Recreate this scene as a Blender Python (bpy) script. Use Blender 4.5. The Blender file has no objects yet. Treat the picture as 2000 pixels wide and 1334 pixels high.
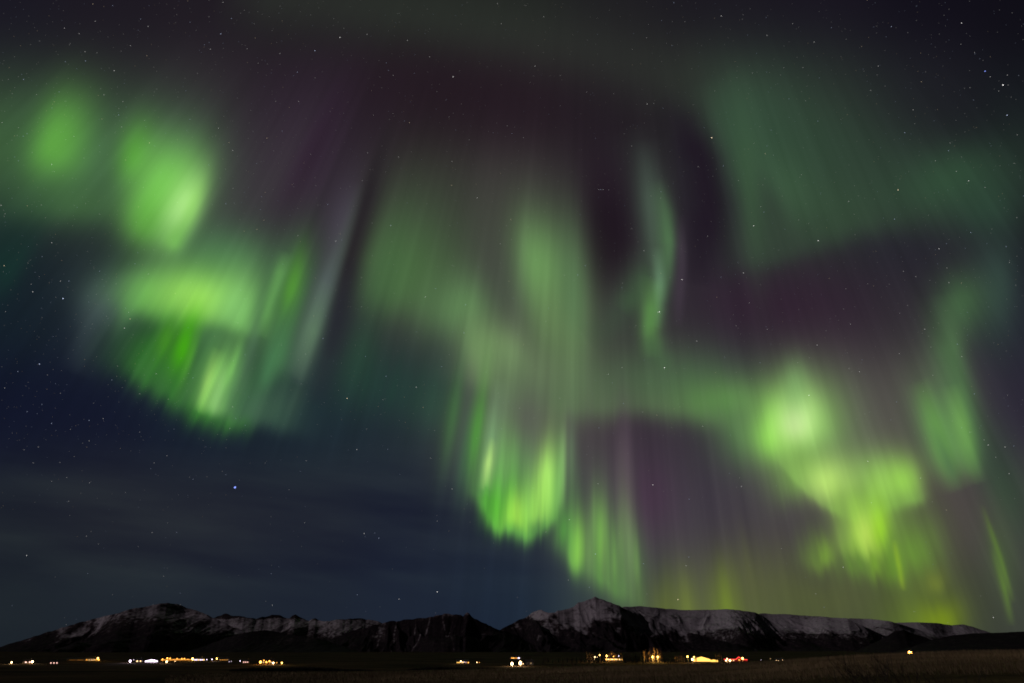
import bpy, bmesh, math, random
import numpy as np
from mathutils import Vector, Matrix

S = bpy.context.scene
C = S.collection
rad = math.radians
HE = 18.0                      # eye height above the plain, metres
FOC = 1222.0                   # chart units per unit tangent
HOR = 1268.0                   # chart row of the level horizon
PITCH = math.atan((HOR-667.0)/FOC)

# ------------------------------------------------------------------ camera
cam = bpy.data.cameras.new('camera'); cam_o = bpy.data.objects.new('camera', cam); C.objects.link(cam_o)
cam.sensor_fit = 'HORIZONTAL'; cam.sensor_width = 36.0; cam.lens = 36.0*FOC/2000.0
cam.clip_start = 0.1; cam.clip_end = 200000.0
cam_o.location = (0, 0, HE); cam_o.rotation_euler = (math.pi/2+PITCH, 0, 0)
S.camera = cam_o

# ------------------------------------------------------------------ night sky light and moon
MOON_EL, MOON_AZ = 24.0, -112.0            # moon behind the left shoulder (azimuth from the view direction, + = right)
w = bpy.data.worlds.new('World'); S.world = w; w.use_nodes = True
nt = w.node_tree; bg = nt.nodes['Background']
sk = nt.nodes.new('ShaderNodeTexSky'); sk.sky_type = 'NISHITA'; sk.sun_disc = False
sk.sun_elevation = rad(MOON_EL); sk.sun_rotation = rad(MOON_AZ)
nt.links.new(sk.outputs[0], bg.inputs[0]); bg.inputs[1].default_value = 0.0002
sun = bpy.data.lights.new('moon', 'SUN'); sun.energy = 0.30; sun.angle = rad(0.5); sun.color = (1.0, 0.88, 0.93)
sun_o = bpy.data.objects.new('moon', sun); C.objects.link(sun_o)
md = Vector((math.sin(rad(MOON_AZ))*math.cos(rad(MOON_EL)), math.cos(rad(MOON_AZ))*math.cos(rad(MOON_EL)), math.sin(rad(MOON_EL))))
sun_o.rotation_euler = md.to_track_quat('Z', 'Y').to_euler()
S.view_settings.view_transform = 'Standard'; S.view_settings.look = 'None'
S.view_settings.exposure = 0.0; S.view_settings.gamma = 1.0
S.cycles.use_denoising = True
S.cycles.filter_width = 1.8
S.cycles.transparent_max_bounces = 16
S.cycles.max_bounces = 4

# ------------------------------------------------------------------ helpers
rng = random.Random(7)
def direction(x, y):
    """chart coordinates (gnomonic star chart) to a world direction"""
    a = (np.asarray(x, float)-1000)/FOC; b = (667-np.asarray(y, float))/FOC
    c, s = math.cos(PITCH), math.sin(PITCH)
    v = np.stack([a, c-b*s, s+b*c], -1)
    return v/np.linalg.norm(v, axis=-1, keepdims=True)
def spot(x, d):
    """a place at distance d, in the direction of chart column x on the horizon row"""
    v = direction(x, HOR); k = d/v[1]
    return float(v[0]*k), float(d)
def dist_of(y):
    return HE*FOC/(y-HOR)/math.cos(PITCH)**2
def tag(o, label=None, cat=None, group=None, kind=None):
    if label: o['label'] = label
    if cat: o['category'] = cat
    if group: o['group'] = group
    if kind: o['kind'] = kind
    return o
def empty(name, loc, rz=0.0):
    o = bpy.data.objects.new(name, None); C.objects.link(o); o.location = loc; o.rotation_euler = (0, 0, rz)
    o.empty_display_size = 0.5
    return o
def link(name, me, mats, parent=None):
    o = bpy.data.objects.new(name, me); C.objects.link(o)
    for m in (mats if isinstance(mats, (list, tuple)) else [mats]): me.materials.append(m)
    if parent is not None: o.parent = parent
    return o
def from_bm(name, bm, mats, parent=None, smooth=False):
    me = bpy.data.meshes.new(name); bm.to_mesh(me); bm.free()
    if smooth: me.polygons.foreach_set('use_smooth', [True]*len(me.polygons))
    return link(name, me, mats, parent)
def np_mesh(name, V, F, smooth=True):
    me = bpy.data.meshes.new(name)
    V = np.ascontiguousarray(V, np.float32); F = np.ascontiguousarray(F, np.int32)
    k = F.shape[1]
    me.vertices.add(len(V)); me.vertices.foreach_set('co', V.ravel())
    me.loops.add(F.size); me.loops.foreach_set('vertex_index', F.ravel())
    me.polygons.add(len(F)); me.polygons.foreach_set('loop_start', np.arange(0, F.size, k, dtype=np.int32))
    me.update(calc_edges=True)
    if smooth: me.polygons.foreach_set('use_smooth', np.ones(len(F), bool))
    return me
def grid_faces(nu, nv):
    i = np.arange(nu*nv).reshape(nv, nu)
    return np.stack([i[:-1, :-1], i[:-1, 1:], i[1:, 1:], i[1:, :-1]], -1).reshape(-1, 4)
def box(bm, x0, x1, y0, y1, z0, z1):
    v = [bm.verts.new(p) for p in ((x0,y0,z0),(x1,y0,z0),(x1,y1,z0),(x0,y1,z0),(x0,y0,z1),(x1,y0,z1),(x1,y1,z1),(x0,y1,z1))]
    for f in ((3,2,1,0),(4,5,6,7),(0,1,5,4),(1,2,6,5),(2,3,7,6),(3,0,4,7)): bm.faces.new([v[i] for i in f])
def tube(bm, pts, radii, n=6, cap=True):
    rings = []
    for k, p in enumerate(pts):
        p = Vector(p); a = Vector(pts[max(k-1, 0)]); b = Vector(pts[min(k+1, len(pts)-1)])
        t = (b-a).normalized(); s = t.orthogonal().normalized(); q = t.cross(s)
        rings.append([bm.verts.new(p+(s*math.cos(2*math.pi*i/n)+q*math.sin(2*math.pi*i/n))*radii[k]) for i in range(n)])
    for r0, r1 in zip(rings, rings[1:]):
        for i in range(n): bm.faces.new((r0[i], r0[(i+1) % n], r1[(i+1) % n], r1[i]))
    if cap:
        bm.faces.new(rings[0][::-1]); bm.faces.new(rings[-1])
def prism(bm, poly, y0, y1):
    """a profile in the x-z plane pushed along y"""
    a = [bm.verts.new((p[0], y0, p[1])) for p in poly]; b = [bm.verts.new((p[0], y1, p[1])) for p in poly]
    bm.faces.new(a); bm.faces.new(b[::-1]); n = len(poly)
    for i in range(n): bm.faces.new((a[i], b[i], b[(i+1) % n], a[(i+1) % n]))

# ------------------------------------------------------------------ materials
def new_mat(name):
    m = bpy.data.materials.new(name); m.use_nodes = True
    return m, m.node_tree, m.node_tree.nodes['Principled BSDF']
def plain(name, c1, c2=None, scale=2.0, rough=0.85):
    m, t, b = new_mat(name); b.inputs['Roughness'].default_value = rough
    c2 = c2 or tuple(k*0.7 for k in c1)
    tc = t.nodes.new('ShaderNodeTexCoord'); nz = t.nodes.new('ShaderNodeTexNoise'); nz.inputs['Scale'].default_value = scale
    nz.inputs['Detail'].default_value = 6
    r = t.nodes.new('ShaderNodeValToRGB'); r.color_ramp.elements[0].color = (*c2, 1); r.color_ramp.elements[1].color = (*c1, 1)
    r.color_ramp.elements[0].position = .35; r.color_ramp.elements[1].position = .65
    t.links.new(tc.outputs['Object'], nz.inputs[0]); t.links.new(nz.outputs[0], r.inputs[0]); t.links.new(r.outputs[0], b.inputs[0])
    return m
def glow(name, col, strength):
    m, t, b = new_mat(name); t.nodes.remove(b)
    e = t.nodes.new('ShaderNodeEmission'); e.inputs[0].default_value = (*col, 1); e.inputs[1].default_value = strength
    t.links.new(e.outputs[0], t.nodes['Material Output'].inputs[0])
    return m
def light_of_sky(name, attr, strength=1.0, clear=True):
    """light given off high in the air: adds to whatever lies behind it"""
    m, t, b = new_mat(name); t.nodes.remove(b)
    a = t.nodes.new('ShaderNodeAttribute'); a.attribute_name = attr
    e = t.nodes.new('ShaderNodeEmission'); e.inputs[1].default_value = strength
    t.links.new(a.outputs['Color'], e.inputs[0])
    if clear:
        tr = t.nodes.new('ShaderNodeBsdfTransparent'); ad = t.nodes.new('ShaderNodeAddShader')
        t.links.new(e.outputs[0], ad.inputs[0]); t.links.new(tr.outputs[0], ad.inputs[1])
        t.links.new(ad.outputs[0], t.nodes['Material Output'].inputs[0])
    else:
        t.links.new(e.outputs[0], t.nodes['Material Output'].inputs[0])
    m.cycles.emission_sampling = 'NONE'
    return m
def col_attr(me, name, rgb):
    a = me.color_attributes.new(name, 'FLOAT_COLOR', 'POINT')
    a.data.foreach_set('color', np.concatenate([rgb, np.ones((len(rgb), 1))], 1).astype(np.float32).ravel())

# ---- star chart: gnomonic chart of the northern sky, 2000 x 1334 chart units, 1222 units = 1 radian at its centre
RADIANT = (1150.0, -820.0)      # magnetic zenith: every auroral ray points to it
G0 = [  # airglow of the night sky, one row per 200 chart units of height, one entry per 200 units of width
 [(24,22,32),(27,23,31),(31,26,33),(30,28,30),(31,33,31),(32,35,32),(31,30,33),(27,24,32),(23,19,29),(17,14,24),(15,13,21)],
 [(34,36,38),(38,36,40),(44,38,44),(38,30,39),(36,26,33),(36,25,33),(34,28,34),(38,38,38),(34,35,37),(29,28,35),(20,21,27)],
 [(28,38,40),(36,42,44),(56,50,56),(46,38,48),(52,50,47),(62,58,58),(36,26,36),(36,28,40),(44,46,46),(40,42,44),(24,26,31)],
 [(20,32,40),(30,38,46),(46,54,54),(48,48,54),(54,56,54),(66,58,64),(48,44,48),(44,37,46),(47,34,47),(46,42,48),(32,36,44)],
 [(16,20,40),(17,21,40),(20,30,44),(25,38,48),(32,42,48),(78,74,74),(60,48,56),(46,46,52),(70,66,68),(80,72,72),(40,36,50)],
 [(31,36,44),(33,36,44),(33,36,45),(33,37,47),(28,33,47),(27,33,48),(72,66,72),(55,48,60),(72,64,72),(76,68,67),(64,58,62)],
 [(28,35,42),(29,36,45),(29,36,46),(27,34,47),(27,35,50),(26,37,53),(50,62,64),(76,82,54),(74,80,54),(68,76,50),(56,60,54)]]
def _h(n):
    v = np.sin(n*127.1+311.7)*43758.5453
    return v-np.floor(v)
def noise1(t, seed=0.0):
    i = np.floor(t); f = t-i; f = f*f*(3-2*f)
    return _h(i+seed*17.3)*(1-f)+_h(i+1+seed*17.3)*f
def noise2(x, y, seed=0.0):
    i = np.floor(x); j = np.floor(y); f = x-i; g = y-j
    f = f*f*(3-2*f); g = g*g*(3-2*g)
    k = lambda a, b: _h(a+57.0*b+seed*13.7)
    return (k(i,j)*(1-f)+k(i+1,j)*f)*(1-g)+(k(i,j+1)*(1-f)+k(i+1,j+1)*f)*g
def fbm2(x, y, n=4, seed=0.0):
    s = 0.0; a = .5
    for k in range(n):
        s = s+a*noise2(x, y, seed+k); x = x*2.03; y = y*2.03; a *= .5
    return s/(1-.5**n)
def rays(x, y, seed=0.0, f=1.0):
    """streaks that run along the field lines, 0..1"""
    ph = np.arctan2(x-RADIANT[0], y-RADIANT[1])*f
    return .5*noise1(ph*70, seed)+.3*noise1(ph*170, seed+1)+.2*noise1(ph*420, seed+2)
def lin(c):
    c = np.clip(np.asarray(c, float)/255., 0, None)
    return np.where(c <= .04045, c/12.92, ((c+.055)/1.055)**2.4)
def airglow(x, y):
    num = np.zeros(x.shape+(3,)); den = np.zeros(x.shape)
    for r in range(7):
        for c in range(11):
            w = np.exp(-(((x-200*c)/118)**2+((y-200*r)/118)**2))+1e-12
            num += w[..., None]*np.array(G0[r][c], float); den += w
    S = num/den[..., None]
    return S
class Sky:
    def __init__(s, x, y):
        s.x, s.y = x, y
        s.S = airglow(x, y)
        # thin cloud veils low on the left
        v = fbm2(x/330+.6*y/330, y/52-.13*x/52, 5, 3.0)
        m = np.clip(1-np.maximum(x-900, 0)/320, 0, 1)*np.clip((y-840)/90, 0, 1)*np.clip((1190-y)/60, 0.2, 1)
        s.S += ((v-.47)*18*m)[..., None]*np.array([1.0, 1.2, .75])
        vx = fbm2(x/420+7, y/420+3, 3, 9.0)
        s.S *= (1+.10*(vx-.5))[..., None]
        s.A0 = None
    def mix(s, a, col):
        a = np.clip(a, 0, 1)[..., None]
        s.S = s.S+a*(np.array(col, float)-s.S)
    def frame(s, cx, cy, tilt=None):
        if tilt is None:
            dx, dy = RADIANT[0]-cx, RADIANT[1]-cy
        else:
            dx, dy = np.sin(np.radians(tilt)), -np.cos(np.radians(tilt))
        n = np.hypot(dx, dy); dx /= n; dy /= n
        X, Y = s.x-cx, s.y-cy
        return X*-dy+Y*dx, X*dx+Y*dy        # u: to the right, v: up the ray
    def blob(s, cx, cy, rl, rr, up, dn, col, a=1., tilt=None, p=2., pd=None, st=0., seed=0., f=1.):
        u, v = s.frame(cx, cy, tilt)
        ru = np.where(u < 0, rl, rr); rv = np.where(v > 0, up, dn)
        q = np.abs(u/ru)**p+np.where(v > 0, np.abs(v/rv)**p, np.abs(v/rv)**(pd or p))
        al = a*np.exp(-q)
        if st: al = al*(1-st+st*2*rays(s.x, s.y, seed, f))
        s.mix(al, col)
    def path(s, pts, w, col, a=1., wr=None, fade=.25):
        """a soft ribbon along a chain of points; w = left half-width, wr = right one"""
        P = np.array(pts, float); wr = wr or w
        best = np.full(s.x.shape, 1e9); side = np.zeros(s.x.shape); tt = np.zeros(s.x.shape)
        L = np.r_[0, np.cumsum(np.hypot(*np.diff(P[:, :2], axis=0).T))]; L /= L[-1]
        for k in range(len(P)-1):
            ax, ay = P[k, :2]; bx, by = P[k+1, :2]
            ex, ey = bx-ax, by-ay; l2 = ex*ex+ey*ey
            t = np.clip(((s.x-ax)*ex+(s.y-ay)*ey)/l2, 0, 1)
            d = np.hypot(s.x-ax-t*ex, s.y-ay-t*ey)
            m = d < best
            best = np.where(m, d, best)
            side = np.where(m, ex*(s.y-ay)-ey*(s.x-ax), side)
            tt = np.where(m, L[k]+t*(L[k+1]-L[k]), tt)
        ww = np.where(side > 0, w, wr)      # for a chain running down the chart, side > 0 is its left
        al = a*np.exp(-(best/ww)**2)
        if fade: al = al*np.clip(tt/fade, .0, 1)**.8*np.clip((1-tt)/fade, 0, 1)**.6
        s.mix(al, col)
    def curtain(s, edge, up, dn, col, a=1., st=.5, seed=0., f=1., ends=40., p=1.3, jit=1.):
        """a rayed curtain hanging from above onto the lower border 'edge'"""
        E = np.array(edge, float)
        ph = np.arctan2(s.x-RADIANT[0], s.y-RADIANT[1]); r = np.hypot(s.x-RADIANT[0], s.y-RADIANT[1])
        eph = np.arctan2(E[:, 0]-RADIANT[0], E[:, 1]-RADIANT[1]); er = np.hypot(E[:, 0]-RADIANT[0], E[:, 1]-RADIANT[1])
        o = np.argsort(eph); eph, er, E = eph[o], er[o], E[o]
        br = np.interp(ph, eph, E[:, 2]) if E.shape[1] > 2 else 1.
        R = np.interp(ph, eph, er)+jit*10*(noise1(ph*90*f, seed+5)-.5)+jit*6*(noise1(ph*260*f, seed+6)-.5)
        h = R-r
        al = np.where(h > 0, np.exp(-(np.maximum(h, 0)/up)**p), np.exp(-(h/dn)**2))
        we = np.clip((ph-eph[0])*1500/ends, 0, 1)*np.clip((eph[-1]-ph)*1500/ends, 0, 1)
        al = al*br*we*we*(3-2*we)*a
        if st: al = al*(1-st+st*2*rays(s.x, s.y, seed, f))
        s.mix(al, col)
def soft(x, y, cx, cy, rx, ry):
    return np.exp(-(((x-cx)/rx)**2+((y-cy)/ry)**2)**1.5)
def night_sky(x, y):
    # every border frays along the field lines: each ray is shifted a little up or down
    dx, dy = x-RADIANT[0], y-RADIANT[1]
    r = np.hypot(dx, dy); ph = np.arctan2(dx, dy)
    act = np.clip(.35*soft(x, y, 370, 740, 270, 130)+soft(x, y, 1090, 970, 240, 230)+.5*soft(x, y, 1740, 1110, 300, 110)+.8*soft(x, y, 1450, 1120, 240, 150), 0, 1)
    n = .5*noise2(ph*75, r/340, 1.0)+.3*noise2(ph*170, r/300, 2.0)+.2*noise2(ph*380, r/260, 3.0)-.5
    sh = (5+17*act)*n*2*(1-.75*np.exp(-((y-790)/45)**2)*((x > 1000) & (x < 1480)))*(1-.85*soft(x, y, 270, 400, 330, 270))
    x1, y1 = x, y
    x = x+dx/r*sh; y = y+dy/r*sh
    s = Sky(x1, y1); s.x, s.y = x, y
    b, pth, cur = s.blob, s.path, s.curtain
    # darker gaps between the curtains
    b(1188, 462, 46, 46, 100, 105, (27,17,27), .98, tilt=0, p=2.6)
    b(1335, 300, 18, 25, 60, 60, (33,26,38), .6, tilt=-3)
    b(880, 150, 260, 260, 70, 80, (35,24,32), .6, tilt=0)
    b(1500, 590, 110, 130, 60, 70, (47,31,46), .8, tilt=0)
    b(1780, 480, 150, 130, 40, 80, (36,32,44), .7, tilt=0)
    b(1280, 850, 120, 140, 60, 130, (52,43,55), .6, tilt=0)
    b(1215, 690, 50, 80, 60, 50, (52,48,51), .8, tilt=0)
    b(995, 570, 45, 40, 90, 70, (64,57,64), .8, tilt=0)
    b(590, 330, 120, 110, 190, 110, (52,38,54), .75, st=.45, seed=81, f=.8)
    b(520, 350, 60, 60, 150, 110, (62,58,62), .5, st=.5, seed=83)
    b(612, 300, 22, 18, 130, 120, (42,28,42), .5)
    base = s.S.copy()
    # faint upper arc
    pth([(420,-20),(800,20),(1100,90),(1330,150),(1420,220)], 70, (48,54,47), .55, wr=80, fade=.1)
    # ---- upper right, diffuse
    b(1500, 320, 130, 230, 170, 150, (52,74,56), .85, tilt=-20)
    b(1440, 235, 45, 120, 110, 90, (60,86,66), .6, tilt=-15)
    b(1620, 420, 150, 150, 80, 58, (54,78,56), .75, tilt=-14, pd=3.5)
    b(1500, 480, 70, 100, 60, 40, (52,66,54), .7, tilt=-16, pd=3)
    pth([(1390,150),(1430,240),(1460,300),(1500,335),(1540,375),(1580,440)], 56, (62,92,66), .55, wr=72, fade=.45)
    b(1535, 360, 36, 60, 70, 60, (70,102,70), .4, tilt=-28)
    b(1462, 350, 22, 26, 120, 170, (66,96,66), .55, tilt=-5)
    b(1510, 410, 22, 22, 70, 70, (50,62,52), .6, tilt=-20)
    b(1860, 350, 110, 110, 55, 60, (52,86,58), .85, tilt=-15)
    b(1930, 400, 60, 50, 60, 50, (46,80,60), .6, tilt=0)
    b(1990, 300, 100, 100, 120, 120, (34,46,40), .5, tilt=0)
    pth([(1400,170),(1540,270),(1720,325),(1880,365),(2060,380)], 100, (48,70,54), .5, wr=85, fade=.2)
    # ---- far right ribbon
    b(1950, 560, 50, 40, 110, 110, (54,76,66), .7, tilt=0)
    b(1880, 590, 55, 50, 60, 70, (66,98,64), .85, tilt=0)
    pth([(1850,570),(1860,690),(1880,770),(1892,850),(1896,930)], 42, (80,114,74), .85, wr=26, fade=.3)
    b(1852, 850, 60, 60, 120, 74, (88,128,78), .88, pd=3)
    pth([(1795,740),(1835,855),(1868,960)], 24, (108,164,80), .8, wr=18, fade=.4)
    pth([(1862,750),(1893,870),(1914,945)], 28, (116,168,84), .85, wr=15, fade=.4)
    b(1852, 905, 12, 10, 70, 40, (70,98,72), .5)
    b(1960, 960, 40, 60, 130, 120, (50,80,54), .6)
    b(1830, 1010, 120, 120, 60, 60, (74,70,66), .6, tilt=0)
    # ---- upper left
    b(140, 300, 190, 150, 130, 110, (72,112,72), .92, tilt=12)
    b(-20, 290, 120, 90, 110, 90, (62,96,58), .7, tilt=0)
    b(105, 285, 46, 64, 105, 66, (96,166,68), .95, tilt=18, p=2.2)
    b(150, 400, 140, 120, 60, 40, (70,112,64), .6, tilt=0)
    b(20, 530, 90, 25, 100, 60, (22,54,44), .55, tilt=30)
    b(330, 330, 110, 110, 130, 90, (84,122,86), .8, tilt=10)
    b(262, 305, 34, 36, 70, 55, (90,165,62), .85, tilt=12)
    b(316, 380, 62, 72, 105, 94, (120,200,86), .98, tilt=18, p=2.5)
    b(290, 440, 42, 50, 60, 40, (96,174,60), .6, tilt=10)
    b(354, 415, 34, 32, 76, 66, (180,242,138), .96, tilt=20)
    pth([(372,370),(352,430),(338,486)], 11, (190,246,150), .6, wr=10, fade=.5)
    b(368, 425, 16, 17, 66, 50, (166,240,110), .6, tilt=21)
    b(344, 472, 24, 15, 40, 20, (146,228,92), .85, tilt=22)
    b(440, 500, 110, 110, 70, 60, (74,114,78), .85, tilt=12)
    # ---- second band on the left
    b(205, 590, 60, 70, 60, 50, (76,96,88), .7, tilt=30)
    pth([(330,520),(230,560),(175,630),(140,730)], 24, (70,84,86), .55, wr=34, fade=.45)
    b(385, 580, 120, 120, 80, 62, (98,168,84), .95, tilt=14, pd=3)
    b(300, 582, 62, 80, 46, 46, (112,186,86), .85, tilt=22, pd=3, st=.15, seed=2)
    b(393, 588, 84, 78, 52, 50, (172,242,100), .97, tilt=12, pd=3.2)
    b(465, 610, 50, 42, 80, 42, (146,218,120), .9, tilt=12, pd=4)
    b(252, 600, 14, 18, 60, 44, (112,172,98), .4, tilt=27)
    b(300, 700, 75, 110, 75, 55, (40,104,34), .88, tilt=18, pd=3)
    cur([(235,690,.3),(290,735,.7),(350,775,.9),(392,806,1),(452,820,.9),(520,828,.5)], 100, 30, (54,122,46), .85, st=.3, seed=11)
    b(362, 672, 22, 15, 62, 52, (64,176,6), .95, tilt=19, p=2.2)
    b(375, 690, 9, 8, 60, 60, (84,170,40), .7, tilt=19)
    b(325, 660, 18, 16, 40, 40, (66,150,24), .75, tilt=21)
    b(405, 680, 22, 26, 45, 60, (52,100,56), .7, tilt=17)
    b(430, 660, 50, 40, 26, 30, (70,116,72), .6, tilt=10)
    b(425, 760, 42, 40, 82, 48, (136,212,100), .95, tilt=15, pd=5, p=2.2)
    pth([(424,680),(404,750),(388,806)], 10, (172,236,110), .9, wr=15, fade=.55)
    b(424, 775, 13, 15, 60, 34, (160,222,126), .7, tilt=14, pd=4)
    pth([(474,650),(452,738),(434,804)], 9, (142,222,104), .75, wr=8, fade=.5)
    pth([(480,660),(462,735),(440,806)], 9, (92,146,84), .6, wr=12, fade=.3)
    b(500, 800, 60, 85, 60, 34, (64,98,76), .85, tilt=12, pd=3)
    cur([(150,660,.2),(240,690,.6),(330,745,.5),(480,800,.5),(600,760,.6),(690,640,.2)], 190, 60, (84,112,86), .3, st=.9, seed=91, f=1.2, jit=0)
    pth([(520,560),(498,660),(470,770)], 12, (84,112,94), .5, wr=12, fade=.5)
    # ---- rays left of the middle
    b(560, 600, 60, 60, 130, 120, (68,112,66), .9, tilt=14, st=.3, seed=21)
    b(570, 560, 16, 18, 70, 50, (84,152,52), .8, tilt=15)
    pth([(560,490),(528,590),(512,660)], 13, (100,158,84), .7, wr=14)
    b(545, 700, 26, 28, 70, 45, (74,128,80), .75, tilt=15)
    b(520, 735, 14, 14, 60, 30, (76,134,86), .45, tilt=14)
    pth([(712,360),(668,490),(636,570),(606,660),(578,750)], 28, (92,102,106), .8, wr=22, fade=.5)
    pth([(645,550),(612,650),(580,740)], 22, (106,142,104), .65, wr=19, fade=.5)
    b(668, 430, 34, 20, 90, 80, (76,64,86), .55, tilt=16)
    # ---- diffuse glow in the middle
    b(810, 480, 110, 120, 150, 120, (66,82,62), .8, tilt=10, pd=3)
    b(775, 530, 80, 110, 100, 82, (74,108,64), .9, tilt=10, pd=3.2)
    b(740, 550, 40, 50, 130, 70, (70,104,66), .5, tilt=14)
    b(905, 600, 90, 60, 70, 60, (92,130,82), .9, tilt=-20)
    b(935, 670, 45, 45, 70, 60, (98,130,84), .8, tilt=-20)
    b(700, 690, 60, 40, 90, 90, (44,76,54), .6, tilt=12)
    b(770, 760, 100, 80, 80, 60, (34,66,54), .6, st=.4, seed=31)
    b(860, 790, 50, 30, 90, 60, (42,76,58), .6, st=.4, seed=33)
    pth([(768,215),(735,320),(706,425),(682,510),(664,590),(640,700)], 14, (36,31,36), .85, wr=26, fade=.35)
    pth([(690,500),(668,590),(640,700),(615,790)], 22, (36,38,48), .6, wr=34, fade=.4)
    # ---- centre column and its foot
    b(1072, 540, 80, 80, 140, 150, (90,122,80), .9, tilt=-12)
    b(1052, 525, 36, 50, 90, 95, (112,160,92), .8, tilt=-13)
    b(1092, 640, 48, 58, 100, 80, (108,140,88), .8, tilt=-12)
    b(1120, 600, 30, 26, 160, 110, (84,116,78), .7, tilt=-2)
    b(1105, 720, 60, 42, 90, 70, (98,124,82), .85, tilt=-8)
    b(1040, 740, 110, 110, 46, 34, (114,132,96), .9, tilt=10, pd=3)
    b(985, 700, 58, 46, 62, 58, (130,164,106), .95, tilt=-14, pd=3)
    b(940, 690, 24, 40, 60, 50, (112,146,92), .6, tilt=-10)
    cur([(930,725,.6),(980,762,1),(1060,782,1),(1150,790,.95),(1250,784,.9),(1350,792,.95),(1420,815,.9),(1500,880,.6)], 95, 32, (88,110,77), .8, st=.1, seed=97, ends=60, p=1.7, jit=0)
    b(1330, 740, 180, 130, 60, 50, (72,104,70), .6, tilt=0)
    b(1420, 785, 100, 80, 44, 40, (92,142,72), .85, tilt=0)
    b(1460, 850, 60, 70, 70, 60, (76,116,70), .8, tilt=-35)
    pth([(1275,205),(1335,250),(1372,320),(1384,400),(1376,490),(1362,560)], 40, (30,22,33), .9, wr=40, fade=.3)
    # ---- thin rays right of the middle
    pth([(1238,240),(1262,330),(1285,420),(1296,490),(1286,570),(1272,640),(1290,720)], 46, (58,70,61), .8, wr=28, fade=.35)
    pth([(1262,480),(1238,560),(1200,630),(1150,670)], 34, (60,78,60), .6, wr=34, fade=.35)
    b(1290, 470, 30, 28, 110, 110, (72,94,70), .45, tilt=3)
    pth([(1272,520),(1245,575),(1215,610)], 22, (64,90,62), .6)
    pth([(1256,270),(1262,340),(1272,430),(1280,520)], 22, (74,90,78), .6, wr=26, fade=.45)
    pth([(1284,350),(1302,420),(1310,480),(1304,540),(1292,590)], 20, (84,126,80), .75, wr=14, fade=.5)
    pth([(1282,480),(1288,545),(1284,600),(1278,640)], 11, (110,150,116), .7, wr=12, fade=.5)
    pth([(1276,540),(1272,600),(1269,650),(1278,700)], 20, (90,140,74), .9, wr=20, fade=.4)
    pth([(1330,420),(1332,520),(1325,640)], 14, (66,56,68), .7, wr=10, fade=.3)
    pth([(1268,655),(1282,695),(1310,720)], 22, (70,100,66), .6, wr=20)
    # ---- centre curtain
    b(990, 870, 110, 120, 130, 120, (96,104,90), .75, tilt=0)
    cur([(905,930,.5),(925,960,.6),(945,985,.9),(965,1018,1),(1010,1044,1),(1055,1030,.9),(1085,1008,.9),(1110,1000,.3)], 150, 22, (96,164,76), .95, st=.3, seed=41, ends=25, p=2, jit=.4)
    b(968, 985, 28, 40, 60, 46, (76,164,50), .8, p=2.5)
    b(885, 810, 17, 16, 95, 100, (66,112,60), .6)
    b(908, 900, 16, 16, 110, 70, (62,104,70), .55)
    b(932, 840, 15, 13, 95, 80, (82,158,60), .75)
    pth([(975,740),(963,820),(955,890),(944,975)], 14, (128,168,120), .7, wr=24, fade=.5)
    pth([(962,860),(953,910),(946,960)], 9, (184,226,126), .85, wr=11, fade=.45)
    b(1013, 1010, 30, 18, 46, 28, (168,234,80), .92, pd=3, st=.3, seed=3, f=1.5)
    b(990, 900, 22, 30, 90, 60, (112,172,90), .7)
    b(1035, 880, 30, 20, 70, 110, (100,140,90), .5)
    b(1067, 930, 20, 19, 80, 80, (184,248,114), .98, pd=4, st=.12, seed=5, f=1.6)
    b(1050, 985, 24, 26, 60, 32, (158,226,92), .8, pd=3.5, st=.3, seed=6, f=1.6)
    b(1098, 915, 7, 8, 80, 76, (150,200,120), .7, pd=3)
    b(1092, 960, 9, 9, 60, 40, (136,200,100), .6, pd=4)
    b(1115, 890, 8, 10, 70, 70, (100,124,94), .5)
    b(1030, 825, 46, 50, 60, 60, (88,86,82), .6, tilt=0)
    cur([(1040,1035,.1),(1075,1050,.35),(1095,1062,.6),(1115,1080,.95),(1140,1102,1),(1180,1126,1),(1215,1150,1),(1250,1172,.9),(1285,1190,.6)], 125, 34, (88,134,74), .92, st=.4, seed=51, ends=40, p=1.7, jit=.5)
    b(1131, 1068, 16, 15, 60, 40, (134,200,80), .92, pd=3)
    b(1100, 1040, 12, 14, 40, 30, (84,150,66), .7)
    b(1176, 1065, 15, 13, 85, 55, (124,182,80), .9)
    b(1226, 1070, 13, 14, 130, 70, (128,178,98), .92)
    b(1200, 1090, 60, 50, 70, 60, (84,122,66), .5, st=.5, seed=53)
    for xx_, yy_, c_ in ((1152,1085,.5),(1200,1095,.6),(1213,1060,.4),(1243,1110,.6),(1160,1030,.35)):
        b(xx_, yy_, 7, 7, 70, 40, (118,172,84), c_)
    cur([(1105,1060,.5),(1180,1110,.8),(1260,1170,.8),(1420,1190,.8),(1560,1190,.6)], 300, 60, (96,92,92), .32, st=.95, seed=93, f=1.1, jit=0)
    b(1222, 920, 22, 16, 110, 120, (92,72,90), .55, tilt=-1)
    b(1270, 980, 40, 50, 80, 80, (72,46,70), .5)
    # ---- right-hand bright patches
    b(1600, 860, 130, 120, 140, 110, (104,112,92), .75, tilt=0)
    b(1556, 830, 80, 84, 88, 70, (138,206,90), .95, tilt=0)
    b(1515, 850, 34, 50, 60, 46, (152,238,82), .8, tilt=8)
    b(1553, 830, 40, 44, 60, 48, (214,248,164), .97, tilt=5)
    b(1553, 755, 28, 26, 50, 60, (124,170,104), .55, tilt=0)
    b(1570, 930, 60, 50, 50, 40, (118,166,76), .8, tilt=-40)
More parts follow.
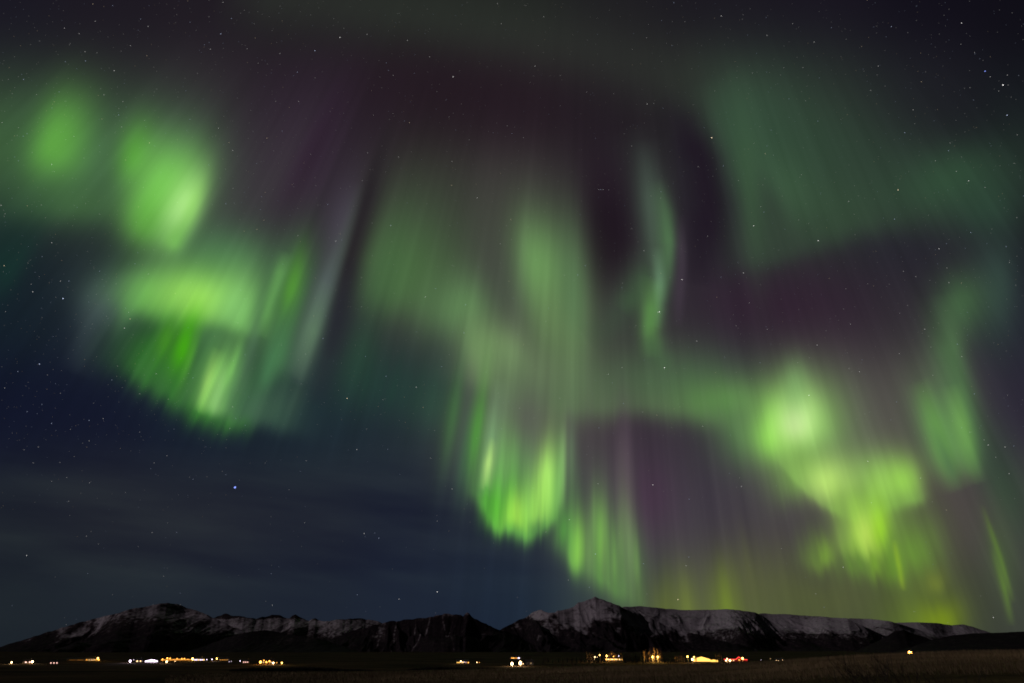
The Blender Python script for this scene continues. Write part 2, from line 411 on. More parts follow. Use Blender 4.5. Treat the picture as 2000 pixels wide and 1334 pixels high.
    cur([(1490,868,.4),(1530,908,.6),(1572,955,.85),(1600,978,1),(1645,1003,1),(1690,1005,.9),(1740,985,.9),(1790,972,.85),(1830,960,.3)], 80, 15, (140,188,92), .9, st=.12, seed=57, ends=40, p=1.9, jit=.4)
    b(1690, 925, 100, 90, 50, 40, (132,178,92), .6, tilt=0)
    b(1735, 985, 60, 60, 30, 40, (96,120,70), .5, tilt=0)
    b(1614, 948, 38, 56, 46, 36, (194,236,118), .92, tilt=-28, pd=3)
    b(1650, 985, 36, 30, 34, 24, (174,222,96), .6, tilt=-30)
    b(1762, 940, 44, 36, 42, 36, (154,212,84), .85, tilt=0)
    b(1712, 955, 22, 26, 40, 32, (158,208,94), .6, tilt=0)
    b(1585, 1015, 50, 50, 45, 60, (72,66,70), .6, tilt=-30)
    b(1695, 1025, 56, 56, 70, 62, (138,196,70), .9, tilt=-4)
    b(1688, 1050, 34, 30, 50, 36, (218,252,108), .98, tilt=-3, pd=3.5)
    b(1718, 1035, 20, 18, 46, 42, (168,230,44), .75, tilt=-2)
    b(1660, 1060, 20, 30, 60, 30, (150,200,70), .6, tilt=-5, pd=3)
    b(1707, 1100, 12, 13, 30, 24, (138,190,52), .85, tilt=-10)
    b(1604, 1086, 26, 24, 34, 22, (142,194,60), .95, tilt=0)
    b(1590, 1085, 34, 30, 60, 30, (92,114,62), .7, tilt=0, st=.5, seed=61)
    b(1668, 1105, 34, 30, 40, 30, (100,138,56), .7, tilt=-3, st=.6, seed=63)
    b(1650, 1030, 14, 14, 90, 50, (112,140,78), .5, tilt=-3)
    b(1785, 1080, 66, 56, 74, 56, (106,148,56), .88, tilt=0, st=.25, seed=65)
    pth([(1744,1050),(1752,1095),(1763,1150)], 5, (178,212,46), .9, wr=6, fade=.5)
    b(1740, 1110, 20, 26, 50, 26, (98,138,48), .8, tilt=-8)
    b(1826, 1138, 24, 22, 28, 22, (116,128,52), .75, tilt=-20)
    # ---- low over the hills
    b(1400, 1200, 160, 130, 75, 80, (92,104,52), .6, tilt=0, st=.4, seed=71, f=.8)
    b(1340, 1190, 22, 20, 75, 50, (112,128,50), .5, tilt=-3)
    b(1424, 1190, 24, 22, 75, 60, (118,142,44), .7, tilt=-3)
    b(1300, 1190, 26, 22, 60, 60, (100,112,50), .6)
    b(1480, 1140, 60, 60, 90, 60, (88,92,60), .6, st=.6, seed=73)
    b(1600, 1170, 130, 110, 50, 60, (86,94,54), .6, tilt=0)
    b(1775, 1215, 60, 90, 85, 60, (94,114,46), .75, tilt=-5)
    b(1840, 1212, 50, 40, 38, 40, (124,148,26), .75, tilt=-10)
    b(1960, 1080, 40, 30, 90, 90, (70,88,58), .6, tilt=-14)
    pth([(1918,985),(1955,1090),(1980,1178)], 6, (112,156,48), .7, wr=4, fade=.7)
    pth([(1935,1020),(1955,1090),(1976,1160)], 16, (78,102,54), .4, wr=9, fade=.5)
    pth([(1938,1070),(1962,1150),(1976,1220)], 8, (98,134,52), .6, wr=6, fade=.5)
    # fine rays through all of it
    ns = .45*noise2(ph*62, r/420, 5.0)+.33*noise2(ph*150, r/360, 6.0)+.22*noise2(ph*360, r/300, 7.0)-.5
    k = (.07+.24*act)*(1-.6*soft(x, y, 1560, 330, 260, 200))*np.clip((x1-(-300))/300, 0, 1)
    low = np.clip((y1-860)/80, 0, 1)*np.clip((900-x1)/120, 0, 1)       # no rays in the cloud veils
    up = 1-.65*soft(x1, y1, 250, 400, 340, 290)
    G = (s.S-base)*(1+2*k*ns*(1-low)*up)[..., None]
    base = base*(1+.15*ns*(1-low)*np.clip((y1-60)/200, .2, 1))[..., None]
    return base, base+G

# ------------------------------------------------------------------ sky: airglow dome, aurora, stars
gx = np.concatenate([np.arange(-700, -80, 40), np.arange(-80, 2081, 4), np.arange(2120, 2720, 40)]).astype(float)
gy = np.concatenate([np.arange(-620, -80, 36), np.arange(-80, 1284, 4), [1300, 1330]]).astype(float)
X, Y = np.meshgrid(gx, gy)
base, full = night_sky(np.clip(X, -260, 2260), np.clip(Y, -200, 1400))
LB, LF = lin(base), lin(full)
D = np.clip(LF-LB, 0, None); LB = np.minimum(LB, LF)      # gaps between the curtains darken the airglow itself
mx = D.max(-1)
k = np.clip((mx-.0012)/.004, 0, 1); k = (k*k*(3-2*k))[..., None]
edge = np.clip((X+700)/500, 0, 1)*np.clip((2720-X)/500, 0, 1)*np.clip((Y+620)/450, 0, 1)
A = D*k*edge[..., None]; B = (LB+D*(1-k))*edge[..., None]
NU, NV = len(gx), len(gy)
P = direction(X, Y).reshape(-1, 3)
F = grid_faces(NU, NV)
sky_me = np_mesh('sky', P*62000.0+np.array([0, 0, HE]), F)
col_attr(sky_me, 'airglow', B.reshape(-1, 3))
sky = link('sky', sky_me, light_of_sky('night airglow', 'airglow'))
tag(sky, 'dark night sky with faint purple airglow and thin cloud', 'sky', kind='structure')
keep = (A.reshape(-1, 3).max(1) > 0)[F].any(1)
F2 = F[keep]; used = np.unique(F2); remap = np.full(len(P), -1); remap[used] = np.arange(len(used))
au_me = np_mesh('aurora', P[used]*50000.0+np.array([0, 0, HE]), remap[F2])
col_attr(au_me, 'aurora', A.reshape(-1, 3)[used])
aurora = link('aurora', au_me, light_of_sky('aurora light', 'aurora'))
tag(aurora, 'green curtains and rays of northern lights across the night sky', 'aurora', kind='stuff')

star_mat = light_of_sky('starlight', 'starlight', clear=False)
OCT = np.array([(1,0,0),(-1,0,0),(0,1,0),(0,-1,0),(0,0,1),(0,0,-1)], float)
OCF = np.array([(0,2,4),(2,1,4),(1,3,4),(3,0,4),(2,0,5),(1,2,5),(3,1,5),(0,3,5)])
SR = 56000.0; SU = SR/FOC            # one chart unit at the distance of the stars
TINT = {'w': (1, .97, .95), 'b': (.62, .72, 1.0), 'o': (1, .78, .52), 'B': (.25, .34, 1.0)}
NAMED = [  # brightest stars: chart x, y, brightness, size, tint, label
 (459,952,2.4,3.9,'B','brightest bluish star low on the left, well above the hills'),
 (123,583,3.0,1.4,'b','bright bluish star in the dark gap left of the second green band'),
 (77,711,2.6,1.1,'b','bluish star near the left edge below the faint grey ray'),
 (1390,269,4.0,1.4,'o','bright pale orange star on the left rim of the upper right glow'),
 (1288,609,4.0,1.3,'w','bright white star against the thin green ray right of the middle'),
 (1298,718,3.6,1.3,'w','bright white star just under the foot of the thin green ray'),
 (1332,546,3.2,1.2,'w','white star just right of the thin green ray'),
 (1959,166,3.8,1.4,'w','bright white star in the dark upper right corner'),
 (1924,139,3.0,1.4,'B','deep blue star in the dark upper right corner'),
 (1967,225,2.2,1.2,'b','bluish star below the pair in the upper right corner'),
 (1598,470,2.8,1.2,'w','white star on the lower rim of the upper right glow'),
 (1754,371,2.8,1.2,'o','pale star between the two green glows of the upper right'),
 (1472,441,2.8,1.2,'w','white star on the faint ray under the upper right glow'),
 (885,150,2.6,1.2,'w','white star in the dark purple sky at the top'),
 (664,73,2.4,1.2,'w','white star above the dark purple rays near the top'),
 (678,778,3.2,1.2,'o','pale orange star in the dark gap left of the middle curtain'),
 (854,1156,2.8,1.2,'w','white star low over the dark crag mountain'),
 (1324,1171,3.0,1.2,'o','pale orange star low over the snowy plateau in the green glow'),
 (1275,947,2.4,1.2,'w','white star in the dark purple gap right of the middle curtain'),
 (1580,772,2.4,1.2,'w','white star over the brightest green patch on the right'),
]
def star_mesh(pts):
    n = len(pts); V = np.zeros((n*6, 3)); Fc = np.zeros((n*8, 3), int); col = np.zeros((n*6, 3))
    for i, (x, y, b, sz, tint) in enumerate(pts):
        V[i*6:i*6+6] = direction(x, y)*SR+OCT*sz*SU*.62+np.array([0, 0, HE]); Fc[i*8:i*8+8] = OCF+6*i
        col[i*6:i*6+6] = np.array(TINT[tint])*b
    return V, Fc, col
for x, y, b, sz, tint, lab in NAMED:
    V, Fc, col = star_mesh([(x, y, b*.62, sz*.9, tint)])
    c0 = V.mean(0)
    me = np_mesh('star', V-c0, Fc, smooth=False); col_attr(me, 'starlight', col)
    o = link('star', me, star_mat); o.location = c0
    tag(o, lab, 'star', 'bright stars')
OTHER = [(452,36),(411,96),(220,11,'b'),(223,138),(240,198),(46,155),(292,279,'o'),(408,322,'b'),(126,55),(431,66),(166,101),(167,119),(36,314,'b'),(2,401),(101,321),(203,185),(441,398),
 (877,228),(768,147),(581,141),(583,198),(796,79),(551,256),(883,315),(763,440),(998,429,'o'),(839,111),(615,99),(640,399),(932,386),(1409,31),(1498,69),(1498,285),(1234,285),(1264,203),(1277,202),
 (1295,211),(1146,180),(1045,129),(1364,326),(1169,370),(1173,370),(1178,370),(1189,371),(1263,74),(1316,5),(1548,46),(1624,54,'b'),(1741,52,'b'),(1969,166),(1767,259),(1827,314),(1924,366),
 (1541,193),(1878,45),(1747,428),(1892,353),(1506,254),(1986,425),(8,519,'o'),(101,474),(243,641),(61,555),(64,570),(254,623,'o'),(305,730),(53,804,'b'),(174,821),(101,827),(118,549),(763,441),
 (977,476),(906,650),(706,542),(748,781),(631,661),(714,696),(754,735),(656,471),(831,580),(716,838),(813,756),(1285,610),(1258,637),(1143,519),(1128,537),(1382,461),(1188,731),(1215,718),(1361,666),
 (1023,673,'o'),(1255,805),(1452,533),(1896,454,'b'),(1834,486),(1652,564),(1596,674),(1822,733),(1806,643),(1661,633),(1751,785),(1894,844),(75,873),(174,861),(326,890),(301,904),(52,1085),(297,1040),
 (441,927),(449,837),(175,943),(854,1018),(740,1051),(732,1041),(711,1042),(779,1170),(697,878),(883,955),(598,900),(595,1021),(532,1182),(841,895),(1345,1088),(1340,1105),(1168,945),(1163,1082),
 (1110,1133),(1346,975),(1151,1147),(1448,950),(1112,1015),(1066,1039),(1980,871),(1922,859),(1930,869),(1963,873),(1945,893),(1798,934),(1971,925),(1702,982),(1695,901),(1647,1108),(1940,1206),(345,1040)]
sr = random.Random(11)
pts = [(p[0], p[1], .40+1.1*sr.random()**2.2, sr.uniform(.75, .95), p[2] if len(p) > 2 else sr.choice('wwwb')) for p in OTHER]
while len(pts) < 5200:
    x, y = sr.uniform(-200, 2200), sr.uniform(-160, 1230)
    dens = 1.0 if y < 860 else .3 if y < 1000 else .16
    if x < 560: dens *= 1.5
    if sr.random() > dens*.66: continue
    b = min(.08*sr.random()**-.52, .7)
    pts.append((x, y, b, sr.uniform(.62, .9), sr.choice('wwwwbbo')))
V, Fc, col = star_mesh(pts)
me = np_mesh('faint_stars', V, Fc, smooth=False); col_attr(me, 'starlight', col)
tag(link('faint_stars', me, star_mat), 'countless faint white and bluish stars scattered over the night sky', 'stars', kind='stuff')

# ------------------------------------------------------------------ ground: one sheet from the camera's knoll to the far mountains
CX = np.array([-400,0,200,400,500,700,900,1000,1100,1200,1300,1400,1500,1550,1650,1750,1800,1900,2000,2200,2500], float)
CY = np.array([1332,1328,1325,1321,1319,1317,1313,1310.5,1307,1303.5,1301,1298.5,1293,1290,1283,1278.3,1276,1273.3,1271.6,1269,1267], float)
RC = 112.0
def crest_drop(az):
    x = 1000+FOC/math.cos(PITCH)*np.tan(np.clip(az, -1.2, 1.2))*1.0
    yc = np.interp(x, CX, CY)
    return RC*(yc-HOR)/FOC*math.cos(PITCH)**2/np.cos(np.clip(az, -1.2, 1.2))**-1
def ground_z(x, y):
    x = np.asarray(x, float); y = np.asarray(y, float)
    r = np.hypot(x, y); az = np.arctan2(x, np.maximum(y, 1e-6)); az = np.where(y <= 0, np.sign(x)*1.3, az)
    zc = HE-crest_drop(az)
    z0 = HE-1.75
    t = np.clip(r/RC, 0, 1)
    near = z0+(zc-z0)*(t*t*(3-2*t)*.35+t*.65)
    q = np.clip((r-RC)/330.0, 0, 1); q = q*q*(3-2*q)
    far = zc*(1-q)
    z = np.where(r < RC, near, far)
    amp = np.clip(r/60, .1, 1)*np.clip((500-r)/200, .25, 1)
    z = z+amp*.22*(fbm2(x/17.0, y/17.0, 3, 4.0)-.5)
    z = z+np.clip((r-500)/1200, 0, 1)*1.1*(fbm2(x/260.0, y/140.0, 3, 6.0)-.5)
    return z
def gz(x, y): return float(ground_z(np.array([x]), np.array([y]))[0])
azs = np.concatenate([np.radians(np.arange(-180, -62, 6)), np.radians(np.arange(-62, 62.01, .22)), np.radians(np.arange(66, 180.1, 6))])
rs = np.concatenate([[0.01], np.geomspace(1.5, 60, 50), np.geomspace(62, 480, 90), np.geomspace(500, 3000, 50), np.geomspace(3200, 45000, 24)])
AZ, RR = np.meshgrid(azs, rs)
GX, GY = np.sin(AZ)*RR, np.cos(AZ)*RR
GZ = ground_z(GX, GY)
GZ -= np.clip((RR-12000)/33000, 0, 1)*60
m, t, b = new_mat('dry winter grass land'); b.inputs['Roughness'].default_value = 1.0; b.inputs['Specular IOR Level'].default_value = 0.03
def node(kind, **kw):
    n = t.nodes.new(kind)
    for k_, v_ in kw.items(): n.inputs[k_].default_value = v_
    return n
ge = t.nodes.new('ShaderNodeNewGeometry')
mp = t.nodes.new('ShaderNodeMapping'); mp.inputs['Scale'].default_value = (.006, .013, .01)
n1 = node('ShaderNodeTexNoise', Scale=1.0, Detail=5.0); n2 = node('ShaderNodeTexNoise', Scale=1.7, Detail=8.0); n3 = node('ShaderNodeTexNoise', Scale=.06, Detail=4.0)
t.links.new(ge.outputs['Position'], mp.inputs[0]); t.links.new(mp.outputs[0], n1.inputs[0])
t.links.new(ge.outputs['Position'], n2.inputs[0]); t.links.new(ge.outputs['Position'], n3.inputs[0])
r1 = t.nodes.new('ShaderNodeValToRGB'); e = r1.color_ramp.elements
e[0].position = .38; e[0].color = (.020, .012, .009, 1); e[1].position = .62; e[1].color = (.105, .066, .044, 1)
r2 = t.nodes.new('ShaderNodeValToRGB'); e = r2.color_ramp.elements
e[0].position = .3; e[0].color = (.55, .55, .55, 1); e[1].position = .7; e[1].color = (1.25, 1.2, 1.1, 1)
r3 = t.nodes.new('ShaderNodeValToRGB'); e = r3.color_ramp.elements
e[0].position = .35; e[0].color = (.7, .75, .65, 1); e[1].position = .65; e[1].color = (1.25, 1.15, 1.0, 1)
mm = t.nodes.new('ShaderNodeMixRGB'); mm.blend_type = 'MULTIPLY'; mm.inputs[0].default_value = 1
m2 = t.nodes.new('ShaderNodeMixRGB'); m2.blend_type = 'MULTIPLY'; m2.inputs[0].default_value = 1
t.links.new(n1.outputs[0], r1.inputs[0]); t.links.new(n2.outputs[0], r2.inputs[0]); t.links.new(n3.outputs[0], r3.inputs[0])
t.links.new(r1.outputs[0], mm.inputs[1]); t.links.new(r2.outputs[0], mm.inputs[2])
t.links.new(mm.outputs[0], m2.inputs[1]); t.links.new(r3.outputs[0], m2.inputs[2])
# the stubble field on the knoll: pale dry grass inside the crest, its far edge wavering
sx = t.nodes.new('ShaderNodeSeparateXYZ'); t.links.new(ge.outputs['Position'], sx.inputs[0])
cx = t.nodes.new('ShaderNodeCombineXYZ'); t.links.new(sx.outputs[0], cx.inputs[0]); t.links.new(sx.outputs[1], cx.inputs[1])
ln = t.nodes.new('ShaderNodeVectorMath'); ln.operation = 'LENGTH'; t.links.new(cx.outputs[0], ln.inputs[0])
rg = t.nodes.new('ShaderNodeMapRange'); rg.interpolation_type = 'SMOOTHSTEP'; rg.inputs[1].default_value = 150; rg.inputs[2].default_value = 122; t.links.new(ln.outputs['Value'], rg.inputs[0])
n4 = node('ShaderNodeTexNoise', Scale=1.0, Detail=6.0); mp4 = t.nodes.new('ShaderNodeMapping'); mp4.inputs['Scale'].default_value = (.035, .16, .2)
t.links.new(ge.outputs['Position'], mp4.inputs[0]); t.links.new(mp4.outputs[0], n4.inputs[0])
r4 = t.nodes.new('ShaderNodeValToRGB'); e = r4.color_ramp.elements
e[0].position = .36; e[0].color = (.14, .092, .046, 1); e[1].position = .66; e[1].color = (.52, .35, .17, 1)
t.links.new(n4.outputs[0], r4.inputs[0])
m3 = t.nodes.new('ShaderNodeMixRGB'); m3.blend_type = 'MULTIPLY'; m3.inputs[0].default_value = 1; t.links.new(r4.outputs[0], m3.inputs[1]); t.links.new(r2.outputs[0], m3.inputs[2])
dv = t.nodes.new('ShaderNodeMath'); dv.operation = 'DIVIDE'; t.links.new(sx.outputs[0], dv.inputs[0]); t.links.new(ln.outputs['Value'], dv.inputs[1])
rw = t.nodes.new('ShaderNodeMapRange'); rw.interpolation_type = 'SMOOTHSTEP'; rw.inputs[1].default_value = -.35; rw.inputs[2].default_value = .40; t.links.new(dv.outputs[0], rw.inputs[0])
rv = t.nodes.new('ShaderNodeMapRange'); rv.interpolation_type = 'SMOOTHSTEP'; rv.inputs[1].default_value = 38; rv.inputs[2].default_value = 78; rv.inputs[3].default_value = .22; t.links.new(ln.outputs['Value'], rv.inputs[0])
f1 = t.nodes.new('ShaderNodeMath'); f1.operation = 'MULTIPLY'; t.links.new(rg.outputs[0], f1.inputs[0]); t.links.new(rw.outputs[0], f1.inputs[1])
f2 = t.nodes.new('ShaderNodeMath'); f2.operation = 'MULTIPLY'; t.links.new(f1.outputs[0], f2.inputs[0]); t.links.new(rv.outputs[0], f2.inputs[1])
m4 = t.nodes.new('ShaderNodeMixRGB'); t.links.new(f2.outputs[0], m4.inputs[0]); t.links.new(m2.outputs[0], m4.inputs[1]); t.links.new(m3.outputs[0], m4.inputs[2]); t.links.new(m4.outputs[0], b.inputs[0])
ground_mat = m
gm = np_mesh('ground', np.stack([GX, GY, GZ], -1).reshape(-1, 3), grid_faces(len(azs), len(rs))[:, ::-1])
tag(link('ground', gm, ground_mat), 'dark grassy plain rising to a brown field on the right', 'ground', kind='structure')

# ------------------------------------------------------------------ mountains
def rock_snow(name, snow_c=(.58, .52, .57), rock_c=(.068, .052, .057), low_c=(.027, .020, .025)):
    m, t, b = new_mat(name); b.inputs['Roughness'].default_value = 1.0; b.inputs['Specular IOR Level'].default_value = 0.03
    at = t.nodes.new('ShaderNodeAttribute'); at.attribute_name = 'snow'
    ge = t.nodes.new('ShaderNodeNewGeometry')
    mp = t.nodes.new('ShaderNodeMapping'); mp.inputs['Scale'].default_value = (.03, .03, .045)
    nz = t.nodes.new('ShaderNodeTexNoise'); nz.inputs['Scale'].default_value = 1.0; nz.inputs['Detail'].default_value = 7
    t.links.new(ge.outputs['Position'], mp.inputs[0]); t.links.new(mp.outputs[0], nz.inputs[0])
    s1 = t.nodes.new('ShaderNodeMath'); s1.operation = 'SUBTRACT'; s1.inputs[1].default_value = .5
    s2 = t.nodes.new('ShaderNodeMath'); s2.operation = 'MULTIPLY_ADD'; s2.inputs[1].default_value = 1.25
    t.links.new(nz.outputs[0], s1.inputs[0]); t.links.new(s1.outputs[0], s2.inputs[0]); t.links.new(at.outputs['Fac'], s2.inputs[2])
    rp = t.nodes.new('ShaderNodeValToRGB'); e = rp.color_ramp.elements
    e[0].position = .02; e[0].color = (*low_c, 1); e[1].position = .85; e[1].color = (*snow_c, 1)
    k_ = rp.color_ramp.elements.new(.35); k_.color = (*rock_c, 1)
    t.links.new(s2.outputs[0], rp.inputs[0]); t.links.new(rp.outputs[0], b.inputs[0])
    return m
MS = rock_snow('snow over dark basalt'); 
def ridged(x, y, n, seed):
    s = 0; a = .5
    for k_ in range(n):
        v = 1-np.abs(2*noise2(x, y, seed+k_)-1); s = s+a*v*v; x = x*2.1; y = y*2.1; a *= .5
    return s/(1-.5**n)
def mountain(pts, D, depth, label, snow_y, soft, patch=.6, carve=70, gul=0.0, bands=0.0, seed=1, cat='mountain', name='mountain', prof=1.35, rough=5.0, capy=None, gw=170.0, dust=1.0, chutes=()):
    """a massif with a real front and back slope; pts = its skyline on the chart, D = distance of the crest"""
    P_ = np.array(pts, float)
    x0, x1 = P_[0, 0], P_[-1, 0]
    nu = int((x1-x0)/1.1)+2; nvf, nvb = 120, 16
    xs = np.linspace(x0, x1, nu)
    ys = np.interp(xs, P_[:, 0], P_[:, 1])
    ys = ys+(noise1(xs/13.0, seed+.3)-.5)*rough*.5+(noise1(xs/4.5, seed+.7)-.5)*rough*.2
    v = direction(xs, ys)
    hx = v[:, 0]/v[:, 1]; el = v[:, 2]/v[:, 1]
    Dc = D*(1+.05*(noise1(xs/60.0, seed+2)-.5))
    zc = HE+Dc*el
    taper = np.clip(np.minimum(xs-x0, x1-xs)/25.0, 0, 1)
    tf = np.linspace(0, 1, nvf)**.8; tb = np.linspace(0, 1, nvb)[1:]
    rows = []; sn = []
    zs_unit = D/FOC*math.cos(PITCH)**2
    base_z = -12.0
    for tt in tf:
        yy = Dc-depth*(1-tt)*(.75+.5*noise1(xs/45.0, seed+3))
        xx = hx*yy
        g = .30*tt+.70*tt**(prof*1.5)
        z = base_z+(zc-base_z)*g
        wx = 420*(noise2(xx/700, yy/700, seed+8)-.5)+130*(noise2(xx/190, yy/190, seed+18)-.5)
        wy = 300*(noise2(xx/500, yy/500, seed+28)-.5)
        sk_ = 2.6*(noise1(xx/700.0, seed+38)-.5)
        zz = z+60*(noise2(xx/240, z/160, seed+48)-.5)
        xw = xx+150*(noise2(xx/330, z/210, seed+58)-.5)+46*(noise2(xx/95, z/70, seed+68)-.5)
        r1 = ridged((xw+wx+sk_*z)/(gw*3.0), zz/(gw*1.9)+yy/2600, 3, seed+4)
        rd = ridged((xw+.4*wx+1.5*sk_*z)/(gw*.85), zz/(gw*.9)+yy/1500, 3, seed+24)
        w_ = np.clip(3.2*tt, 0, 1)*np.clip((1-tt)*4.5, 0, 1)**.6*np.clip((zc-base_z)/(250), 0, 1)
        z = z-carve*(1.15*(1-r1)+.62*(1-rd)*np.clip(tt*2, 0, 1))*w_
        z = z+16*(fbm2(xw/48, z/42, 4, seed+5)-.5)*w_
        rows.append(np.stack([xx, yy, z], -1))
        sl = HE-(snow_y-HOR)*zs_unit                    # snow line altitude
        s_ = np.minimum((z-sl)/(soft*1.3*zs_unit), .95)
        s_ = s_+patch*(3.4*(fbm2(xw/190+sk_*z/260, z/85+yy/700, 5, seed+6)-.5)+1.6*(.5-r1)+1.9*(.42-rd)+.9*(noise2(xw/30, z/22, seed+77)-.5))
        s_ = 1/(1+np.exp(-2.4*s_))
        gl = np.clip((.42-rd)/.25, 0, 1)
        if gul: s_ = np.maximum(s_, gul*np.clip((.37-rd)/.09, 0, 1)*np.clip((noise2(xx/230, z/120, seed+9)-.46)*6, 0, 1)*np.clip((z-40)/80, 0, 1))
        for (c0, c1, w0, top, bot) in chutes:          # snow lying in a steep chute that winds down the face
            f_ = 1-tt; cc = c0+(c1-c0)*f_/max(bot, .01)+5*(noise1(np.full(nu, f_*9.0), seed+c0*.1)-.5)
            on = np.clip((f_-top)*14, 0, 1)*np.clip((bot-f_)*9, 0, 1)
            s_ = np.maximum(s_, .46*np.exp(-((xs-cc)/(w0*(1+.7*noise1(xs*0+f_*14, seed+2))))**2)*on)
        if bands:
            bd = noise1(z/(9.0)+2.0*noise2(xx/500, yy/500, seed+12), seed+11)
            st = ridged(xx/38.0, yy/800, 2, seed+13)
            s_ = s_*(1-bands*np.clip((bd-.58)*6, 0, 1)*np.clip(1.15-tt, 0, 1)*(.4+.8*noise2(xx/240, z/60, seed+14)))
            s_ = s_*(1-bands*.8*np.clip((.62-tt)*4, 0, 1)*np.clip((st-.45)*3, 0, 1))
        if capy is not None:
            s_ = s_*np.clip((HE-(capy-HOR)*zs_unit-z)/(5*zs_unit)+.5+.9*(fbm2(xx/120, z/40, 3, seed+15)-.5)*2, .12, 1)
        sn.append(s_*dust*(1-.35*(1-dust)+.9*(1-dust)*np.clip((.45-rd)*3, -.4, 1)))
    for tt in tb:
        yy = Dc+depth*.7*tt
        z = base_z+(zc-base_z)*(1-tt)**1.3
        rows.append(np.stack([hx*yy, yy, z], -1)); sn.append(sn[nvf-1]*0+.5)
    Vv = np.concatenate(rows, 0); sn = np.concatenate(sn, 0)
    me = np_mesh(name, Vv, grid_faces(nu, nvf+nvb-1))
    a = me.attributes.new('snow', 'FLOAT', 'POINT'); a.data.foreach_set('value', sn.astype(np.float32))
    o = link(name, me, MS)
    return tag(o, label, cat, kind='structure')
mountain([(-260,1296),(-150,1284),(-60,1274),(0,1264),(40,1252),(90,1236),(140,1220),(180,1210),(225,1198),(270,1187),(300,1181),(325,1177.5),(345,1180),(370,1188),(400,1199),(425,1210),(450,1222),(500,1242),(560,1264),(620,1284)],
         6000, 2100, 'broad dark mountain with a rounded summit streaked by thin snow', 1226, 20, .85, 140, .3, 0, 3, prof=1.2, gw=200, dust=.80)
mountain([(330,1260),(380,1228),(405,1212),(425,1203),(440,1200),(470,1203),(500,1208),(520,1202),(545,1201),(565,1207),(577,1200),(590,1206),(605,1212),(617,1208),(635,1215),(650,1212),(690,1208),(720,1210),(740,1216),(790,1238),(850,1268)],
         8800, 1900, 'row of low snowy hills with dark rocky tops behind the others', 1238, 12, .5, 70, .2, 0, 5, capy=1207, gw=220, dust=.8, rough=7)
mountain([(330,1284),(400,1262),(440,1246),(480,1235),(520,1230),(570,1240),(620,1246),(670,1262),(730,1284)],
         5200, 1200, 'low dark foothill in front of the snowy hills', 1196, 10, .5, 50, .5, 0, 7, rough=3)
mountain([(560,1284),(620,1260),(660,1243),(700,1228),(740,1217),(790,1211),(830,1207),(855,1200),(875,1198),(895,1200),(905,1203),(911,1196.5),(917,1197),(922,1204),(935,1212),(960,1224),(1000,1238),(1050,1262),(1100,1284)],
         5600, 1700, 'dark mountain with snow filled gullies and a small crag on its crest', 1192, 7, .55, 120, .45, 0, 9, rough=9, chutes=((776,766,1.5,-.06,.42),(842,792,1.5,-.07,.46),(812,811,1.0,-.02,.20),(866,896,1.4,-.08,.44),(888,866,1.3,-.02,.24),(915,944,1.0,.0,.42),(744,738,1.0,.05,.3)))
mountain([(900,1284),(950,1250),(985,1226),(1005,1216),(1030,1203),(1040,1194),(1052,1189),(1060,1191),(1075,1197),(1090,1195),(1110,1188),(1130,1179),(1145,1172),(1155,1170),(1163,1165.5),(1172,1169),(1185,1175),(1200,1181),(1215,1187),(1240,1196),(1270,1206),(1300,1222),(1340,1236),(1400,1249),(1460,1264),(1520,1284)],
         6200, 2100, 'tallest pointed peak with snow and dark rock bands', 1220, 14, 1.05, 160, .6, .75, 11, rough=9)
mountain([(1130,1262),(1170,1205),(1190,1191),(1220,1185),(1255,1184),(1300,1189),(1330,1191),(1380,1191),(1420,1190),(1455,1193),(1475,1196),(1490,1203),(1510,1217),(1540,1238),(1590,1258),(1650,1284)],
         7600, 1800, 'long snow covered plateau beside the pointed peak', 1241, 11, .45, 75, .5, .5, 13, rough=2.2, prof=1.0, gw=120)
mountain([(1400,1262),(1440,1210),(1485,1198),(1540,1200),(1600,1204),(1655,1208),(1666,1214),(1690,1225),(1720,1238),(1770,1256),(1820,1284)],
         8600, 1900, 'second snowy plateau with ribbed slopes and a sharp spur', 1243, 11, .45, 90, .5, .6, 15, rough=2.2, prof=1.0, gw=120)
mountain([(1560,1262),(1610,1216),(1660,1207.5),(1700,1209),(1735,1213),(1760,1219),(1800,1232),(1850,1250),(1900,1284)],
         9600, 1500, 'smooth snowy ridge sloping down to the right', 1246, 9, .4, 40, .2, .2, 17, rough=1.6, prof=1.0)
mountain([(1620,1262),(1690,1226),(1740,1217),(1780,1215),(1830,1217),(1860,1221),(1880,1219.5),(1900,1224),(1920,1231),(1940,1237),(1980,1250),(2050,1284)],
         10800, 1500, 'farthest snowy ridge under the yellow green glow', 1250, 9, .4, 40, .2, .1, 19, rough=1.6, prof=1.0)
mountain([(1640,1284),(1690,1264),(1730,1244),(1750,1231.5),(1765,1230.5),(1790,1240),(1820,1250),(1880,1284)],
         5000, 900, 'small dark hill below the snowy ridges', 1190, 8, .4, 30, .15, 0, 21, rough=2)
mountain([(1700,1284),(1780,1264),(1820,1250),(1860,1241),(1900,1237),(1950,1236),(2000,1233.5),(2080,1230),(2200,1240),(2330,1284)],
         3600, 1000, 'long dark hill at the right edge', 1150, 8, .3, 30, 0, 0, 23, rough=1.5)

